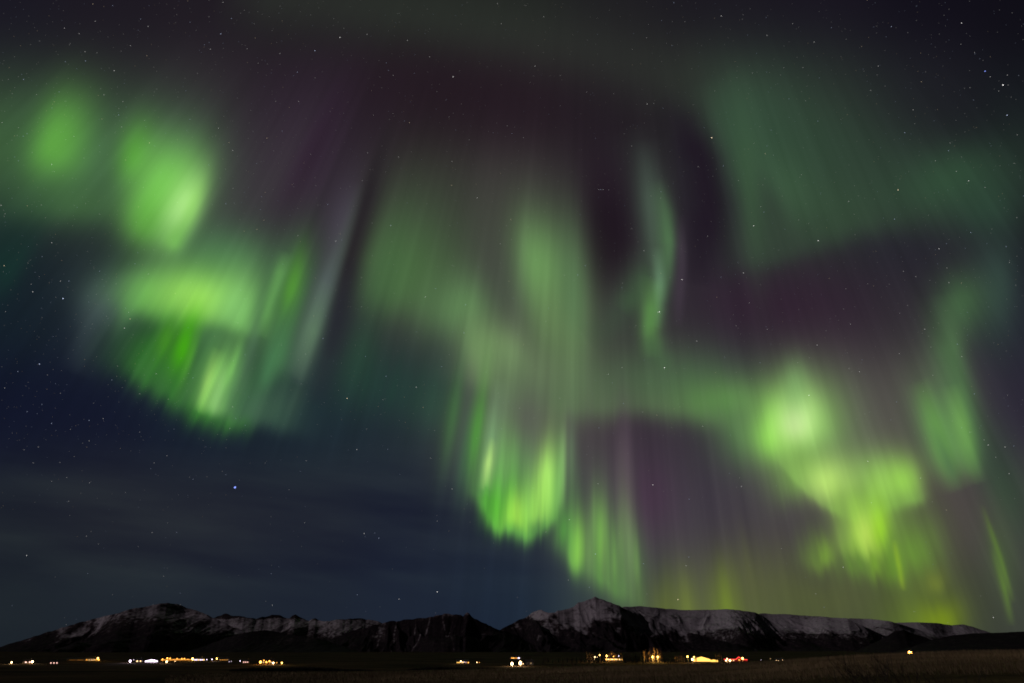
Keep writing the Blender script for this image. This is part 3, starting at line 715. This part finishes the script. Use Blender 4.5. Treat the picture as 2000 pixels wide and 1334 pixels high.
# ------------------------------------------------------------------ settlement: materials
M = {
 'post': plain('galvanised post', (.32, .33, .34), rough=.5), 'white_wall': plain('white rendered wall', (.62, .60, .56), (.5, .48, .44), .8),
 'grey_wall': plain('grey corrugated wall', (.30, .31, .32), (.22, .23, .24), .6), 'orange_wall': plain('ochre painted wall', (.62, .34, .12), (.5, .26, .09), .5),
 'red_wall': plain('red painted wall', (.42, .07, .05), (.32, .05, .04), .6), 'dark_roof': plain('dark metal roof', (.06, .06, .065), (.04, .04, .045), .5, .6),
 'red_roof': plain('red metal roof', (.22, .04, .03), (.16, .03, .025), .5, .6), 'frame': plain('white window frame', (.7, .7, .68)),
 'bark': plain('grey birch bark', (.30, .26, .22), (.18, .15, .12), 1.5), 'twig': plain('bare twigs', (.24, .17, .11), (.16, .11, .07), 1.5),
 'needle': plain('dark spruce needles', (.022, .034, .018), (.012, .02, .011), 1.2), 'hedge': plain('dark willow scrub', (.022, .020, .014), (.012, .011, .009), .7),
 'stem': plain('dry brown stem', (.040, .030, .022), (.022, .017, .013), 9), 'straw': plain('dry straw', (.40, .29, .16), (.16, .115, .06), .05),
}
HUE = {'warm': (1, .62, .28), 'orange': (1, .38, .055), 'yellow': (1, .54, .10), 'cool': (.95, .78, 1.0), 'pink': (1, .55, .46), 'red': (1, .06, .05)}
_g = {}
def lit(h, s):
    if (h, s) not in _g: _g[(h, s)] = glow(h+' light', HUE[h], s)
    return _g[(h, s)]
_ms = {}
def share(key, fn):
    if key not in _ms: _ms[key] = fn()
    return _ms[key]
def ico(r, sub=2):
    bm = bmesh.new(); bmesh.ops.create_icosphere(bm, subdivisions=sub, radius=r); return bm
LAMP = 1.4; SHED = 4000.0
def lamp(x, y, hue, r, s, label, yb=None, cat='street lamp', name='street_lamp', group=None, d=None, shed=None):
    shed = SHED*r*r if shed is None and r >= .9 else shed
    d = d or dist_of(yb or max(y+4.5, 1290.5))
    r = r*.78; s = {'warm': .50, 'orange': .42, 'yellow': .50, 'cool': .42, 'pink': .5, 'red': .5}[hue]*s*LAMP
    px, py = spot(x, d)
    z0 = gz(px, py)
    v = direction(x, y); zl = HE+v[2]/v[1]*d
    h = max(zl-z0, 1.2)
    k = max(r/1.2, .25)
    o = empty(name, (px, py, z0-.1))
    tag(o, label, cat, group)
    bm = bmesh.new(); tube(bm, [(0,0,0),(0,0,.6*k),(0,0,h+r*.5)], [.24*k,.16*k,.10*k], 8); from_bm('post', bm, M['post'], o)
    bm = bmesh.new(); box(bm, -.9*r, .9*r, -.5*r, .5*r, h+r*.98, h+r*1.25); tube(bm, [(0,0,h+r*.3),(0,0,h+r*1.0)], [.10*k,.10*k], 6); from_bm('lamp_cap', bm, M['post'], o)
    bm = ico(r); bmesh.ops.translate(bm, verts=bm.verts, vec=(0, -.35*r, h)); from_bm('lamp_globe', bm, lit(hue, s), o, True)
    if shed:
        l_ = bpy.data.lights.new('lamp_light', 'POINT'); l_.energy = shed; l_.color = HUE[hue]; l_.shadow_soft_size = r
        lo = bpy.data.objects.new('lamp_light', l_); C.objects.link(lo); lo.parent = o; lo.location = (0, -1.6*r, h-.3)
    return o
def window(parent, u, z, w_, h_, yf, hue, s):
    bm = bmesh.new(); t_ = .12
    box(bm, u-w_/2-t_, u-w_/2, yf-.12, yf+.05, z-t_, z+h_+t_); box(bm, u+w_/2, u+w_/2+t_, yf-.12, yf+.05, z-t_, z+h_+t_)
    box(bm, u-w_/2, u+w_/2, yf-.12, yf+.05, z+h_, z+h_+t_); box(bm, u-w_/2, u+w_/2, yf-.12, yf+.05, z-t_, z)
    fr = from_bm('window', bm, M['frame'], parent)
    bm = bmesh.new(); box(bm, u-w_/2, u+w_/2, yf-.07, yf-.03, z, z+h_)
    from_bm('pane', bm, lit(hue, round(s*.62, 2)) if hue else M['dark_roof'], fr)
def house(x, yb, w_, dep, h, rh, label, wall='white_wall', roof='dark_roof', wins=(), name='farmhouse', cat='house', gable=False, door=None, d=None, chimney=True, rz=None):
    d = d or dist_of(yb)
    px, py = spot(x, d); z0 = gz(px, py)-.15
    o = empty(name, (px, py, z0), -math.atan2(px, py) if rz is None else rz)
    tag(o, label, cat)
    bm = bmesh.new(); yf = -dep/2
    if gable:
        prism(bm, [(-w_/2,0),(w_/2,0),(w_/2,h),(0,h+rh),(-w_/2,h)], yf, -yf)
    else:
        a = [(-w_/2,0),(w_/2,0),(w_/2,h),(0,h+rh),(-w_/2,h)]
        box(bm, -w_/2, w_/2, yf, -yf, 0, h)
        for sx in (-w_/2, w_/2-.2):
            vs = [bm.verts.new(p) for p in ((sx,yf,h+.002),(sx,-yf,h+.002),(sx,0,h+rh),(sx+.2,yf,h+.002),(sx+.2,-yf,h+.002),(sx+.2,0,h+rh))]
            bm.faces.new((vs[0],vs[2],vs[1])); bm.faces.new((vs[3],vs[4],vs[5])); bm.faces.new((vs[0],vs[3],vs[5],vs[2])); bm.faces.new((vs[1],vs[2],vs[5],vs[4]))
    from_bm('wall', bm, M[wall], o)
    bm = bmesh.new(); e_ = .45; t_ = .25
    if gable:
        sl = rh/(w_/2)
        prism(bm, [(-w_/2-e_,h-e_*sl+.03),(0,h+rh+.03),(w_/2+e_,h-e_*sl+.03),(w_/2+e_,h-e_*sl+t_+.03),(0,h+rh+t_+.03),(-w_/2-e_,h-e_*sl+t_+.03)], yf-e_, -yf+e_)
        rf = from_bm('roof', bm, M[roof], o)
    else:
        sl = rh/(dep/2)
        prism(bm, [(yf-e_,h-e_*sl+.03),(0,h+rh+.03),(-yf+e_,h-e_*sl+.03),(-yf+e_,h-e_*sl+t_+.03),(0,h+rh+t_+.03),(yf-e_,h-e_*sl+t_+.03)], -w_/2-e_, w_/2+e_)
        bmesh.ops.rotate(bm, verts=bm.verts, cent=(0,0,0), matrix=Matrix.Rotation(math.pi/2, 3, 'Z'))
        rf = from_bm('roof', bm, M[roof], o)
    if chimney:
        bm = bmesh.new(); box(bm, w_*.22, w_*.22+.7, -.35, .35, h+rh*.6, h+rh+1.0); from_bm('chimney', bm, M[wall], rf)
    for (u, z, ww, hh, hue, s) in wins: window(o, u, z, ww, hh, yf, hue, s)
    if door is not None:
        bm = bmesh.new(); box(bm, door-.5, door+.5, yf-.08, yf+.05, 0, 2.1); from_bm('door', bm, M['dark_roof'], o)
    return o
def glasshouse(x, yb, w_, dep, h, rh, label, hue, s, nbar=8, d=None, name='greenhouse', annex=None, lamps=()):
    """a lit glass building: base wall, glowing glass, glazing bars"""
    d = d or dist_of(yb)
    px, py = spot(x, d); z0 = gz(px, py)-.15
    o = empty(name, (px, py, z0), -math.atan2(px, py)); tag(o, label, 'greenhouse')
    bm = bmesh.new(); box(bm, -w_/2-.1, w_/2+.1, -dep/2-.1, dep/2+.1, 0, .8); from_bm('base_wall', bm, M['white_wall'], o)
    bm = bmesh.new(); prism(bm, [(-w_/2,.82),(w_/2,.82),(w_/2,h),(0,h+rh),(-w_/2,h)], -dep/2, dep/2); from_bm('glass', bm, lit(hue, s), o)
    bm = bmesh.new()
    for i in range(nbar+1):
        u = -w_/2+w_*i/nbar; top = h+rh*(1-abs(u)/(w_/2))
        box(bm, u-.07, u+.07, -dep/2-.14, -dep/2-.03, .82, top-.05)
    for sx in (-1, 1):
        tube(bm, [(sx*w_/2, -dep/2-.08, h), (0, -dep/2-.08, h+rh)], [.12, .12], 5)
    box(bm, -w_/2, w_/2, -dep/2-.16, -dep/2-.03, h-.08, h+.08)
    from_bm('glazing_bars', bm, M['frame'], o)
    if annex:
        ux, aw, ah = annex
        bm = bmesh.new(); prism(bm, [(ux-aw/2,.3),(ux+aw/2,.3),(ux+aw/2,ah*.75),(ux,ah),(ux-aw/2,ah*.75)], -dep/2+1.2, dep/2-1)
        from_bm('glass_annex', bm, lit(hue, s*.8), o)
    return o

# ------------------------------------------------------------------ settlement: left group
house(62.5, 1295.3, 12, 8, 3.0, 2.4, 'white farmhouse with two pink lit windows at the far left', wins=[(-2.6,1,1.6,1.3,'pink',5),(2.0,1,1.6,1.3,'pink',5)], door=0)
house(113, 1296.8, 11, 7, 2.8, 2.2, 'low farmhouse standing alone with three small pink lit windows', wins=[(-3.4,1,1.1,1.2,'pink',4),(0,1,1.1,1.2,'pink',4),(3.4,1,1.1,1.2,'pink',4)])
house(154, 1290.9, 26, 9, 3.0, 2.2, 'long dark barn with a dim orange light strip', wall='grey_wall', wins=[(-5,1.6,9,.35,'orange',.5),(6,1.6,9,.35,'orange',.8)], name='barn', cat='barn', chimney=False)
house(184, 1290.4, 19, 9, 3.2, 2.6, 'farmhouse with a row of orange lit windows left of a bright lamp', wins=[(-7,1,2.0,1.4,'orange',2.5),(-3.2,1,1.6,1.4,'warm',2),(0.5,1,1.4,1.4,'pink',2),(4,1,1.6,1.4,'warm',2),(7.3,1,1.4,1.4,'orange',3)])
house(277, 1293.2, 10, 7, 2.8, 2.2, 'small farmhouse with two pale lit windows beside a bright white shed', wins=[(-2.4,.9,1.6,1.4,'warm',7),(2,.9,1.4,1.4,'warm',6)])
glasshouse(301, 1293.6, 17, 8, 2.6, 1.7, 'small greenhouse glowing bright white on the left', 'cool', 3.2, 9)
glasshouse(353, 1289.6, 56, 9, 2.0, .9, 'very long low greenhouse glowing orange in the left village', 'orange', 1.25, 22)
house(392, 1290.2, 21, 9, 3.2, 2.2, 'long white hall with a row of bright white windows', wins=[(-8.5+2.8*i,.9,1.7,1.6,'cool' if i % 3 else 'warm',4.5) for i in range(7)], name='hall', cat='hall')
house(441, 1290.0, 17, 8, 3.0, 2.2, 'farmhouse with dim orange windows at the right end of the lamp row', wins=[(-5.5,1,1.6,1.0,'orange',1.6),(-2,1,1.6,1.0,'orange',2.2),(1.6,1,1.6,1.0,'orange',1.8),(5.4,1,1.6,1.0,'orange',1.4)])
house(484, 1295.0, 10, 7, 2.8, 2.2, 'cottage with three close pink windows in a row', wins=[(-2.6,1,1.2,1.2,'pink',3.5),(0,1,1.2,1.2,'pink',3.5),(2.6,1,1.2,1.2,'pink',3.5)])
house(526, 1295.6, 18, 9, 3.4, 2.8, 'white farmhouse behind a cluster of orange lamps', wins=[(-5,1.1,1.4,1.3,'warm',2.5),(0,1.1,1.4,1.3,'orange',3),(5,1.1,1.4,1.3,'warm',2.5)], door=2.4)
ROW = 'orange lamps above the long orange greenhouse'
for a in [
 (31,1293.6,'warm',1.2,16,'warm white yard lamp standing alone at the far left',1296.5),
 (71,1292.4,'warm',1.45,26,'bright warm yard lamp right of the pink windowed farmhouse',1296),
 (196,1285.4,'yellow',1.35,22,'tall yellow lamp right of the orange windowed farmhouse',1290.6),
 (198.5,1288.6,'orange',1.0,14,'low orange lamp under the tall yellow lamp',1291.2),
 (260,1291,'cool',1.45,20,'bright bluish white lamp leftmost in the left village',1294.5),
 (266,1288.6,'cool',.55,5,'small dim white lamp just right of the bluish lamp',1293),
 (281.5,1289.4,'warm',.95,10,'warm lamp at the corner of the two windowed farmhouse',1293),
 (307,1290.6,'cool',1.3,14,'white lamp at the right end of the white greenhouse',1294.2),
 (331,1292.2,'warm',1.35,16,'low warm lamp below the left end of the long orange greenhouse',1295.2),
 (347,1291.4,'warm',.6,8,'small warm lamp below the long orange greenhouse',1294.6),
 (380,1286.6,'yellow',1.75,26,'largest yellow lamp in the middle of the left village',1290.6),
 (408,1288.2,'cool',.7,8,'small white lamp right of the long white hall',1291),
 (418,1287.6,'cool',.95,9,'white lamp between the long hall and the yellow lamp',1291),
 (427,1286.2,'yellow',1.25,16,'yellow lamp right of the long white hall',1290.8),
 (452,1292,'cool',.5,4,'dim white lamp of a close pair, the left one',1295),
 (456,1291.4,'cool',.45,4,'dim white lamp of a close pair, the right one',1295),
 (473,1290.8,'cool',.7,8,'small white lamp left of the cottage with three pink windows',1294.6),
 (513,1293,'orange',1.65,22,'largest orange lamp at the left of the orange cluster',1297.4),
 (519,1289.6,'orange',.8,10,'thin tall orange lamp in the orange cluster',1296.8),
 (524,1293,'orange',1.0,13,'orange lamp in front of the white farmhouse door',1297),
 (530,1291.4,'orange',1.15,14,'tall orange lamp at the right corner of the white farmhouse',1296.8),
 (538,1294.6,'warm',1.25,17,'warm lamp right of the white farmhouse',1298),
 (544.5,1294.2,'orange',.5,8,'tiny orange lamp between two warm lamps',1297.6),
 (554.5,1294.5,'yellow',1.1,15,'yellow lamp at the right end of the orange cluster',1298)]:
    lamp(*a[:7], shed=a[7] if len(a) > 7 else None)
for x, y, r, s, lab in [(322,1287.4,1.0,12,'warm orange lamp at the left end of the long orange greenhouse'),(331,1285.6,1.25,16,'bright tall orange lamp near the left end of the long orange greenhouse'),(336,1286,1.0,13,'orange lamp right beside the tall orange one'),
                        (350,1286.2,.8,10,'smaller orange lamp alone in the middle of the long orange greenhouse'),(359,1286.4,.95,11,'left one of two close orange lamps over the long orange greenhouse'),(364,1286.2,.95,12,'right one of two close orange lamps over the long orange greenhouse'),(371,1287.4,.6,8,'dimmest orange lamp over the long orange greenhouse, left of the largest yellow lamp')]:
    lamp(x, y, 'orange', r, s, lab, 1290.2, group=ROW)

# ------------------------------------------------------------------ settlement: middle
house(904, 1295.4, 17, 8, 2.8, 2.2, 'dark farmhouse with a yellow lit strip of windows in the middle of the plain', wall='grey_wall', wins=[(-5.5,.8,5.0,.9,'yellow',3),(.5,1,2.4,1.2,'warm',4),(5,1,1.4,1.0,'pink',2)])
house(1007, 1286.8, 23, 9, 3.2, 2.2, 'distant house with yellow and white windows above two big lamps', wins=[(-8,1,2.0,1.5,'orange',5),(-4.8,1,1.8,1.5,'yellow',6),(-1.6,1,1.8,1.5,'orange',4),(2.2,1,1.6,1.5,'orange',4),(6.5,.9,3.4,1.8,'cool',6)])
house(1034, 1298.2, 10, 7, 3.4, 2.4, 'small grey house with one dim window right of the big lamps', wall='grey_wall', wins=[(1.8,1.2,1.2,1.3,'warm',.7)], door=-1.5)
for a in [
 (901,1291.6,'warm',1.05,14,'warm lamp in front of the strip windowed farmhouse',1296),
 (908,1293,'cool',.5,5,'small white lamp right of the strip windowed farmhouse',1296.4),
 (915.5,1294,'orange',.75,10,'small orange lamp left of a darker gap on the plain',1297),
 (932,1293.6,'warm',.75,9,'warm lamp of a small pair on the plain, the larger one',1297),
 (936.5,1294,'orange',.45,6,'orange lamp of a small pair on the plain, the smaller one',1297),
 (1000,1296.4,'warm',1.75,26,'big warm floodlight on the left below the distant house',1300.5),
 (1016,1295,'warm',1.9,32,'biggest warm floodlight on the right below the distant house',1300.5),
 (1016,1291.4,'warm',.8,12,'lamp on the tall post behind the biggest floodlight',1299),
 (1021.5,1296.2,'warm',.7,5,'small dim lamp at the foot of the biggest floodlight',1299.5)]:
    lamp(*a[:7], shed=a[7] if len(a) > 7 else None)

# ------------------------------------------------------------------ settlement: right group
house(1194, 1287.4, 21, 14, 8.6, 6.0, 'tall ochre hall lit orange behind the long house', wall='orange_wall', gable=True, wins=[(-6,5.5,1.6,1.6,'orange',1.2),(0,9,1.6,2.0,'orange',1.0),(6,5.5,1.6,1.6,'orange',1.2)], name='hall', cat='hall', chimney=False)
house(1198, 1289.8, 31, 9, 3.6, 2.6, 'long house with a row of bright warm windows among dark conifers', wins=[(-13.6+3.4*i,1.2,1.9,1.7,'warm' if i % 2 else 'yellow',6.5-.5*(i % 3)) for i in range(9)])
glasshouse(1368, 1292.4, 26, 14, 4.2, 3.4, 'large greenhouse glowing bright yellow with a long low annex', 'yellow', 2.4, 12, annex=(18.5, 13, 3.4))
rb = house(1434, 1291.6, 36, 10, 3.0, 1.2, 'long low building outlined by red light with a small front gable', wall='red_wall', roof='red_roof', wins=[(-14,.9,1.8,1.5,'warm',4),(-10.5,.9,1.8,1.5,'warm',4.5),(-7,.9,1.8,1.5,'orange',3.5),(-3.4,.9,1.8,1.5,'warm',3),(6.5,.9,1.8,1.5,'red',2)], name='roadhouse', cat='building', chimney=False)
bm = bmesh.new(); prism(bm, [(.6,0),(10.4,0),(10.4,3.0),(5.5,6.2),(.6,3.0)], -7.6, -5.02); from_bm('porch', bm, M['red_wall'], rb)
bm = bmesh.new()
tube(bm, [(-18.4,-5.6,3.1),(.2,-5.6,3.1)], [.30,.30], 6); tube(bm, [(.2,-7.9,3.1),(5.5,-7.9,6.7),(10.8,-7.9,3.1)], [.34,.34,.34], 6); tube(bm, [(10.8,-5.6,3.0),(18.4,-5.6,2.6)], [.30,.30], 6)
from_bm('eave_light', bm, lit('red', 3.2), rb)
window(rb, 5.5, 1.2, 3.0, 2.2, -7.6, 'orange', 2.2)
house(1519, 1292.4, 13, 8, 2.8, 2.2, 'small farmhouse between two warm lamps left of the brown field', wins=[(-3,.9,1.4,1.2,'warm',3),(2.4,.9,1.4,1.2,'warm',2)])
for a in [
 (1161,1283,'warm',.95,12,'left lamp of two among pale bare trees',1293.5),
 (1166,1283.2,'warm',.7,10,'right lamp of two among pale bare trees',1293.5),
 (1170.5,1279.3,'yellow',1.1,14,'tall yellow lamp left of the ochre hall',1293),
 (1184,1281,'yellow',1.25,18,'yellow lamp at the left corner of the ochre hall',1291.5,22000),
 (1197.5,1282,'orange',.7,20,'small orange lamp in front of the ochre hall',1290.2,16000),
 (1207.5,1281,'cool',.7,9,'small white lamp right of the ochre hall',1292),
 (1273,1283,'yellow',1.55,20,'left lamp of two among the orange lit poplars',1293.6,30000),
 (1283,1283,'yellow',1.65,20,'right lamp of two among the orange lit poplars',1293.6,30000),
 (1341,1282.3,'yellow',1.35,18,'tallest yellow lamp left of the yellow greenhouse',1294),
 (1350,1288,'warm',1.6,18,'low bright lamp left of the yellow greenhouse',1294.4),
 (1353.5,1283.2,'yellow',1.2,16,'tall yellow lamp close to the greenhouse gable',1294.2),
 (1414.5,1290,'warm',1.0,12,'low lamp at the left end of the red lit building',1294.6),
 (1417.5,1286.4,'warm',.95,12,'tall lamp at the left end of the red lit building',1294.6),
 (1422.5,1290,'warm',1.45,16,'large low lamp in front of the red lit building',1295),
 (1447.5,1286,'yellow',1.65,20,'tall yellow lamp above the right part of the red lit building',1293.6),
 (1483,1288.6,'cool',.35,4,'tiny dim lamp right of the red lit building',1293),
 (1502,1286.4,'warm',.5,1.6,'dim lamp on a tall post left of the small farmhouse',1293),
 (1513,1290,'warm',.9,12,'lamp at the left corner of the small farmhouse',1293.6),
 (1517,1290.2,'warm',.7,10,'small lamp at the door of the small farmhouse',1293.6),
 (1525.5,1290.2,'warm',1.2,15,'larger lamp right of the small farmhouse',1293.8),
 (1558,1289,'cool',.42,2.5,'tiny lamp above the left edge of the brown field',1292)]:
    lamp(*a[:7], shed=a[7] if len(a) > 7 else None)
lamp(1775, 1275.0, 'orange', .50, 60, 'single bright orange lamp on the crest of the brown field', d=150, shed=90)

# ------------------------------------------------------------------ trees
def poplar_meshes(seed):
    q = random.Random(seed); tr = bmesh.new(); cr = bmesh.new()
    H = 10.0
    tube(tr, [(0,0,0),(.1,0,H*.4),(0,.1,H*.75),(.05,0,H)], [.22,.16,.09,.03], 6)
    for i in range(70):
        z = q.uniform(.12, .9)*H; a = q.uniform(0, 6.283); l = q.uniform(1.6, 3.0)*(1-.5*z/H)
        c_, s_ = math.cos(a), math.sin(a)
        p0 = Vector((0, 0, z)); p1 = p0+Vector((c_*l*.30, s_*l*.30, l*.45)); p2 = p0+Vector((c_*l*.45, s_*l*.45, l*1.05))
        tube(cr, [p0, p1, p2], [.06,.045,.02], 3, False)
        for j in range(3):
            b_ = a+q.uniform(-1.2, 1.2); p3 = p1.lerp(p2, q.random()); tube(cr, [p3, p3+Vector((math.cos(b_)*.35, math.sin(b_)*.35, q.uniform(.5, 1.0)))], [.035,.015], 3, False)
    return tr, cr
def conifer_meshes(seed):
    q = random.Random(seed); tr = bmesh.new(); cr = bmesh.new(); H = 9.0
    tube(tr, [(0,0,0),(0,0,H*.5),(0,0,H)], [.22,.13,.03], 6)
    for i in range(420):
        f = q.random()**.8; z = H*(.08+.92*f); R_ = 2.1*(1-f)**.85*q.uniform(.45, 1.1)+.1; a = q.uniform(0, 6.283)
        c_, s_ = math.cos(a), math.sin(a); wv = .16+.20*(1-f)
        b0 = Vector((c_*R_*.15, s_*R_*.15, z+.12)); tip = Vector((c_*R_, s_*R_, z-.30*R_))
        sd = Vector((-s_, c_, 0))*wv; mid = b0.lerp(tip, .55)
        vs = [cr.verts.new(p) for p in (b0, mid+sd, tip, mid-sd+Vector((0,0,-.1)))]
        cr.faces.new(vs)
    return tr, cr
def tree_proto(kind, seed):
    def mk():
        tr, cr = (poplar_meshes if kind == 'bare_tree' else conifer_meshes)(seed)
        a = bpy.data.meshes.new('trunk'); tr.to_mesh(a); tr.free(); b_ = bpy.data.meshes.new('crown'); cr.to_mesh(b_); cr.free()
        a.materials.append(M['bark']); b_.materials.append(M['twig'] if kind == 'bare_tree' else M['needle'])
        return a, b_
    return share((kind, seed), mk)
def tree(kind, x, yb, hgt, label, group, q):
    d = dist_of(yb); px, py = spot(x, d)
    ms = tree_proto(kind, q.randrange(4))
    o = empty(kind, (px, py, gz(px, py)-.1), q.uniform(0, 6.28)); k_ = hgt/(10.0 if kind == 'bare_tree' else 9.0)
    o.scale = (k_*q.uniform(.85, 1.1), k_*q.uniform(.85, 1.1), k_)
    tag(o, label, 'tree', group)
    for nm, me in zip(('trunk', 'crown'), ms):
        c_ = bpy.data.objects.new(nm, me); C.objects.link(c_); c_.parent = o
q = random.Random(23)
for x in (1146,1149.5,1152,1155,1157.5): tree('bare_tree', x, 1293.2, q.uniform(12, 14.5), 'pale bare tree in the clump left of the yellow lamps', 'pale bare trees', q)
for x in (1172,1178,1206,1210,1213): tree('bare_tree', x, 1292.2, q.uniform(11, 14), 'bare tree beside the ochre hall and long house', 'bare trees by the ochre hall', q)
for x in (1257,1260.5,1264,1267,1270,1273.5,1277,1280.5,1284,1287.5,1290.5): tree('bare_tree', x, q.choice((1292.6, 1293.4, 1294.2)), q.uniform(11, 19.5), 'bare poplar lit orange by the pair of yellow lamps', 'orange lit poplars', q)
for x in (1317,1321,1324.5,1327.5,1330): tree('bare_tree', x, 1293.6, q.uniform(8, 10.5), 'low bare tree left of the tallest yellow lamp', 'low bare trees', q)
for x in (1334,1356,1358): tree('bare_tree', x, 1294.6, q.uniform(6.5, 8.5), 'small bare tree between the lamps by the greenhouse', 'small trees by the greenhouse', q)
for x in (1396,1399.5,1403,1406.5): tree('bare_tree', x, 1293.4, q.uniform(10, 12.5), 'bare tree between the greenhouse and the red lit building', 'bare trees by the red building', q)
for i in range(13): tree('conifer', 1062+i*8.8+q.uniform(-2, 2), q.uniform(1293.5, 1296), q.uniform(5, 6.5)+i*.25, 'dark conifer in the long row left of the pale bare trees', 'dark conifers left of the lamps', q)
for x in (1164,1168.5,1173,1177,1180): tree('conifer', x, 1295.4, q.uniform(4.5, 6.0), 'short dark conifer in front of the ochre hall lamps', 'short conifers below the lamps', q)
for x in (1219,1224,1228.5,1233,1237.5,1241,1245.5,1249.5,1253): tree('conifer', x, q.uniform(1293, 1295), q.uniform(11, 15.5), 'tall dark conifer between the long house and the orange poplars', 'tall dark conifers', q)
for x in (1296,1302,1308,1313): tree('conifer', x, 1294.6, q.uniform(5, 7), 'dark conifer right of the orange lit poplars', 'conifers right of the poplars', q)

# ------------------------------------------------------------------ dark scrub on the slope, bare shrubs and dry grass near the camera
def scrub(x, d, wd, hgt, label, seed):
    q = random.Random(seed); px, py = spot(x, d)
    bm = bmesh.new()
    for i in range(int(26*wd)):
        u = q.uniform(-1, 1); p = Vector((u*wd/2, q.uniform(-2.5, 2.5), 0)); p.z = gz(px+p.x, py+p.y)-gz(px, py)-.1
        hh = hgt*q.uniform(.4, 1)*(1-.55*u*u); a = q.uniform(0, 6.28)
        tip = p+Vector((q.uniform(-.6, .6), q.uniform(-.6, .6), hh)); sd = Vector((math.cos(a), math.sin(a), 0))*q.uniform(.12, .3); mid = p.lerp(tip, .6)
        bm.faces.new([bm.verts.new(v) for v in (p, mid+sd, tip, mid-sd)])
    o = from_bm('scrub', bm, M['hedge']); o.location = (px, py, gz(px, py))
    tag(o, label, 'scrub', 'dark scrub on the slope')
for k_, (x, d, wd, hgt, lab) in enumerate([(520,640,60,4.0,'dark scrub strip left of the dry field, the leftmost'),(600,650,70,4.5,'dark scrub strip below the dark foothill'),(690,600,50,3.5,'low dark scrub strip below the snowy hills'),
        (800,560,46,4.0,'dark scrub strip below the gullied mountain'),(860,640,60,4.5,'dark scrub strip left of the strip windowed farmhouse'),(950,620,54,4.0,'dark scrub strip left of the two big floodlights')]):
    scrub(x, d, wd, hgt, lab, 40+k_)
def shrub(x, d, n, hgt, wd, label, seed, lean=-.35):
    q = random.Random(seed); px, py = spot(x, d); z0 = gz(px, py)
    o = empty('shrub', (px, py, z0)); tag(o, label, 'shrub', 'bare shrubs in the foreground')
    st = bmesh.new(); tw = bmesh.new()
    for i in range(n):
        bx = q.gauss(0, wd*.33); by = q.uniform(-.5, .5); hh = hgt*q.uniform(.45, 1.0)*math.exp(-(bx/wd)**2*1.1); a = lean+q.uniform(-.22, .28)+bx*.08
        pts_ = [Vector((bx, by, -.1))]
        for j in range(1, 6):
            f = j/5; pts_.append(Vector((bx+math.sin(a)*hh*f*(.5+.5*f)+q.uniform(-.02, .02), by+q.uniform(-.02, .02)+.1*f, hh*f)))
        r_ = q.uniform(.006, .011)
        tube(st, pts_, [r_*(1-.75*k__/5) for k__ in range(6)], 4, False)
        for j in range(q.randrange(5, 10)):
            f = q.uniform(.3, .98); k__ = min(int(f*5), 4); p0 = pts_[k__].lerp(pts_[k__+1], f*5-k__); b_ = a+q.choice((-1, 1))*q.uniform(.3, .8); l = hh*q.uniform(.08, .26)
            p1 = p0+Vector((math.sin(b_)*l, q.uniform(-.3, .3)*l, math.cos(b_)*l)); tube(tw, [p0, p0.lerp(p1, .5)+Vector((0, 0, .02)), p1], [r_*.5, r_*.35, r_*.15], 3, False)
    from_bm('stems', st, M['stem'], o); from_bm('crown', tw, M['stem'], o)
for k_, a in enumerate([(1742,12.0,90,1.60,1.5,'tallest bare shrub with leaning stems in front of the orange lamp'),(1830,12.5,60,1.25,1.3,'bushy bare shrub right of the tallest one'),
          (1650,15.0,26,1.45,1.2,'thin bare shrub left of the tallest one'),(1915,13.0,60,1.25,1.5,'dense low shrub near the right edge'),(1985,13.5,40,1.15,1.1,'bare shrub cut by the right edge'),
          (1410,14.0,30,1.20,1.4,'thin bare shrub below the greenhouse'),(1300,15.0,18,1.05,1.1,'sparse stems below the orange poplars'),(1190,14.0,22,1.15,.9,'thin bare shrub below the ochre hall'),
          (1120,15.0,16,1.1,.8,'sparse stems below the conifer row'),(1070,14.0,20,1.1,.7,'bare shrub below the long conifer row, nearest to the floodlights'),(1530,15.0,24,1.15,1.6,'thin bare shrub below the small farmhouse')]):
    shrub(*a, 70+k_)
def grass():
    q = np.random.default_rng(5)
    n = 80000
    az = math.radians(46)-q.random(n)**1.25*math.radians(72); r = 44+q.random(n)**.9*(122-44)
    x, y = np.sin(az)*r, np.cos(az)*r; z = ground_z(x, y)
    h = q.uniform(.12, .34, n)*(.7+.8*noise2(x/6, y/6, 2.0)); wd = .006+.00016*r; a = q.uniform(0, 6.28, n)
    lx = q.normal(-.06, .07, n); ly = q.normal(0, .05, n)
    b0 = np.stack([x-np.cos(a)*wd, y-np.sin(a)*wd, z-.02], -1); b1 = np.stack([x+np.cos(a)*wd, y+np.sin(a)*wd, z-.02], -1); tp = np.stack([x+lx, y+ly, z+h], -1)
    V = np.stack([b0, b1, tp], 1).reshape(-1, 3)
    me = np_mesh('dry_grass', V, np.arange(3*n).reshape(-1, 3), smooth=False)
    tag(link('dry_grass', me, M['straw']), 'dry straw coloured grass over the near field', 'grass', kind='stuff')
grass()
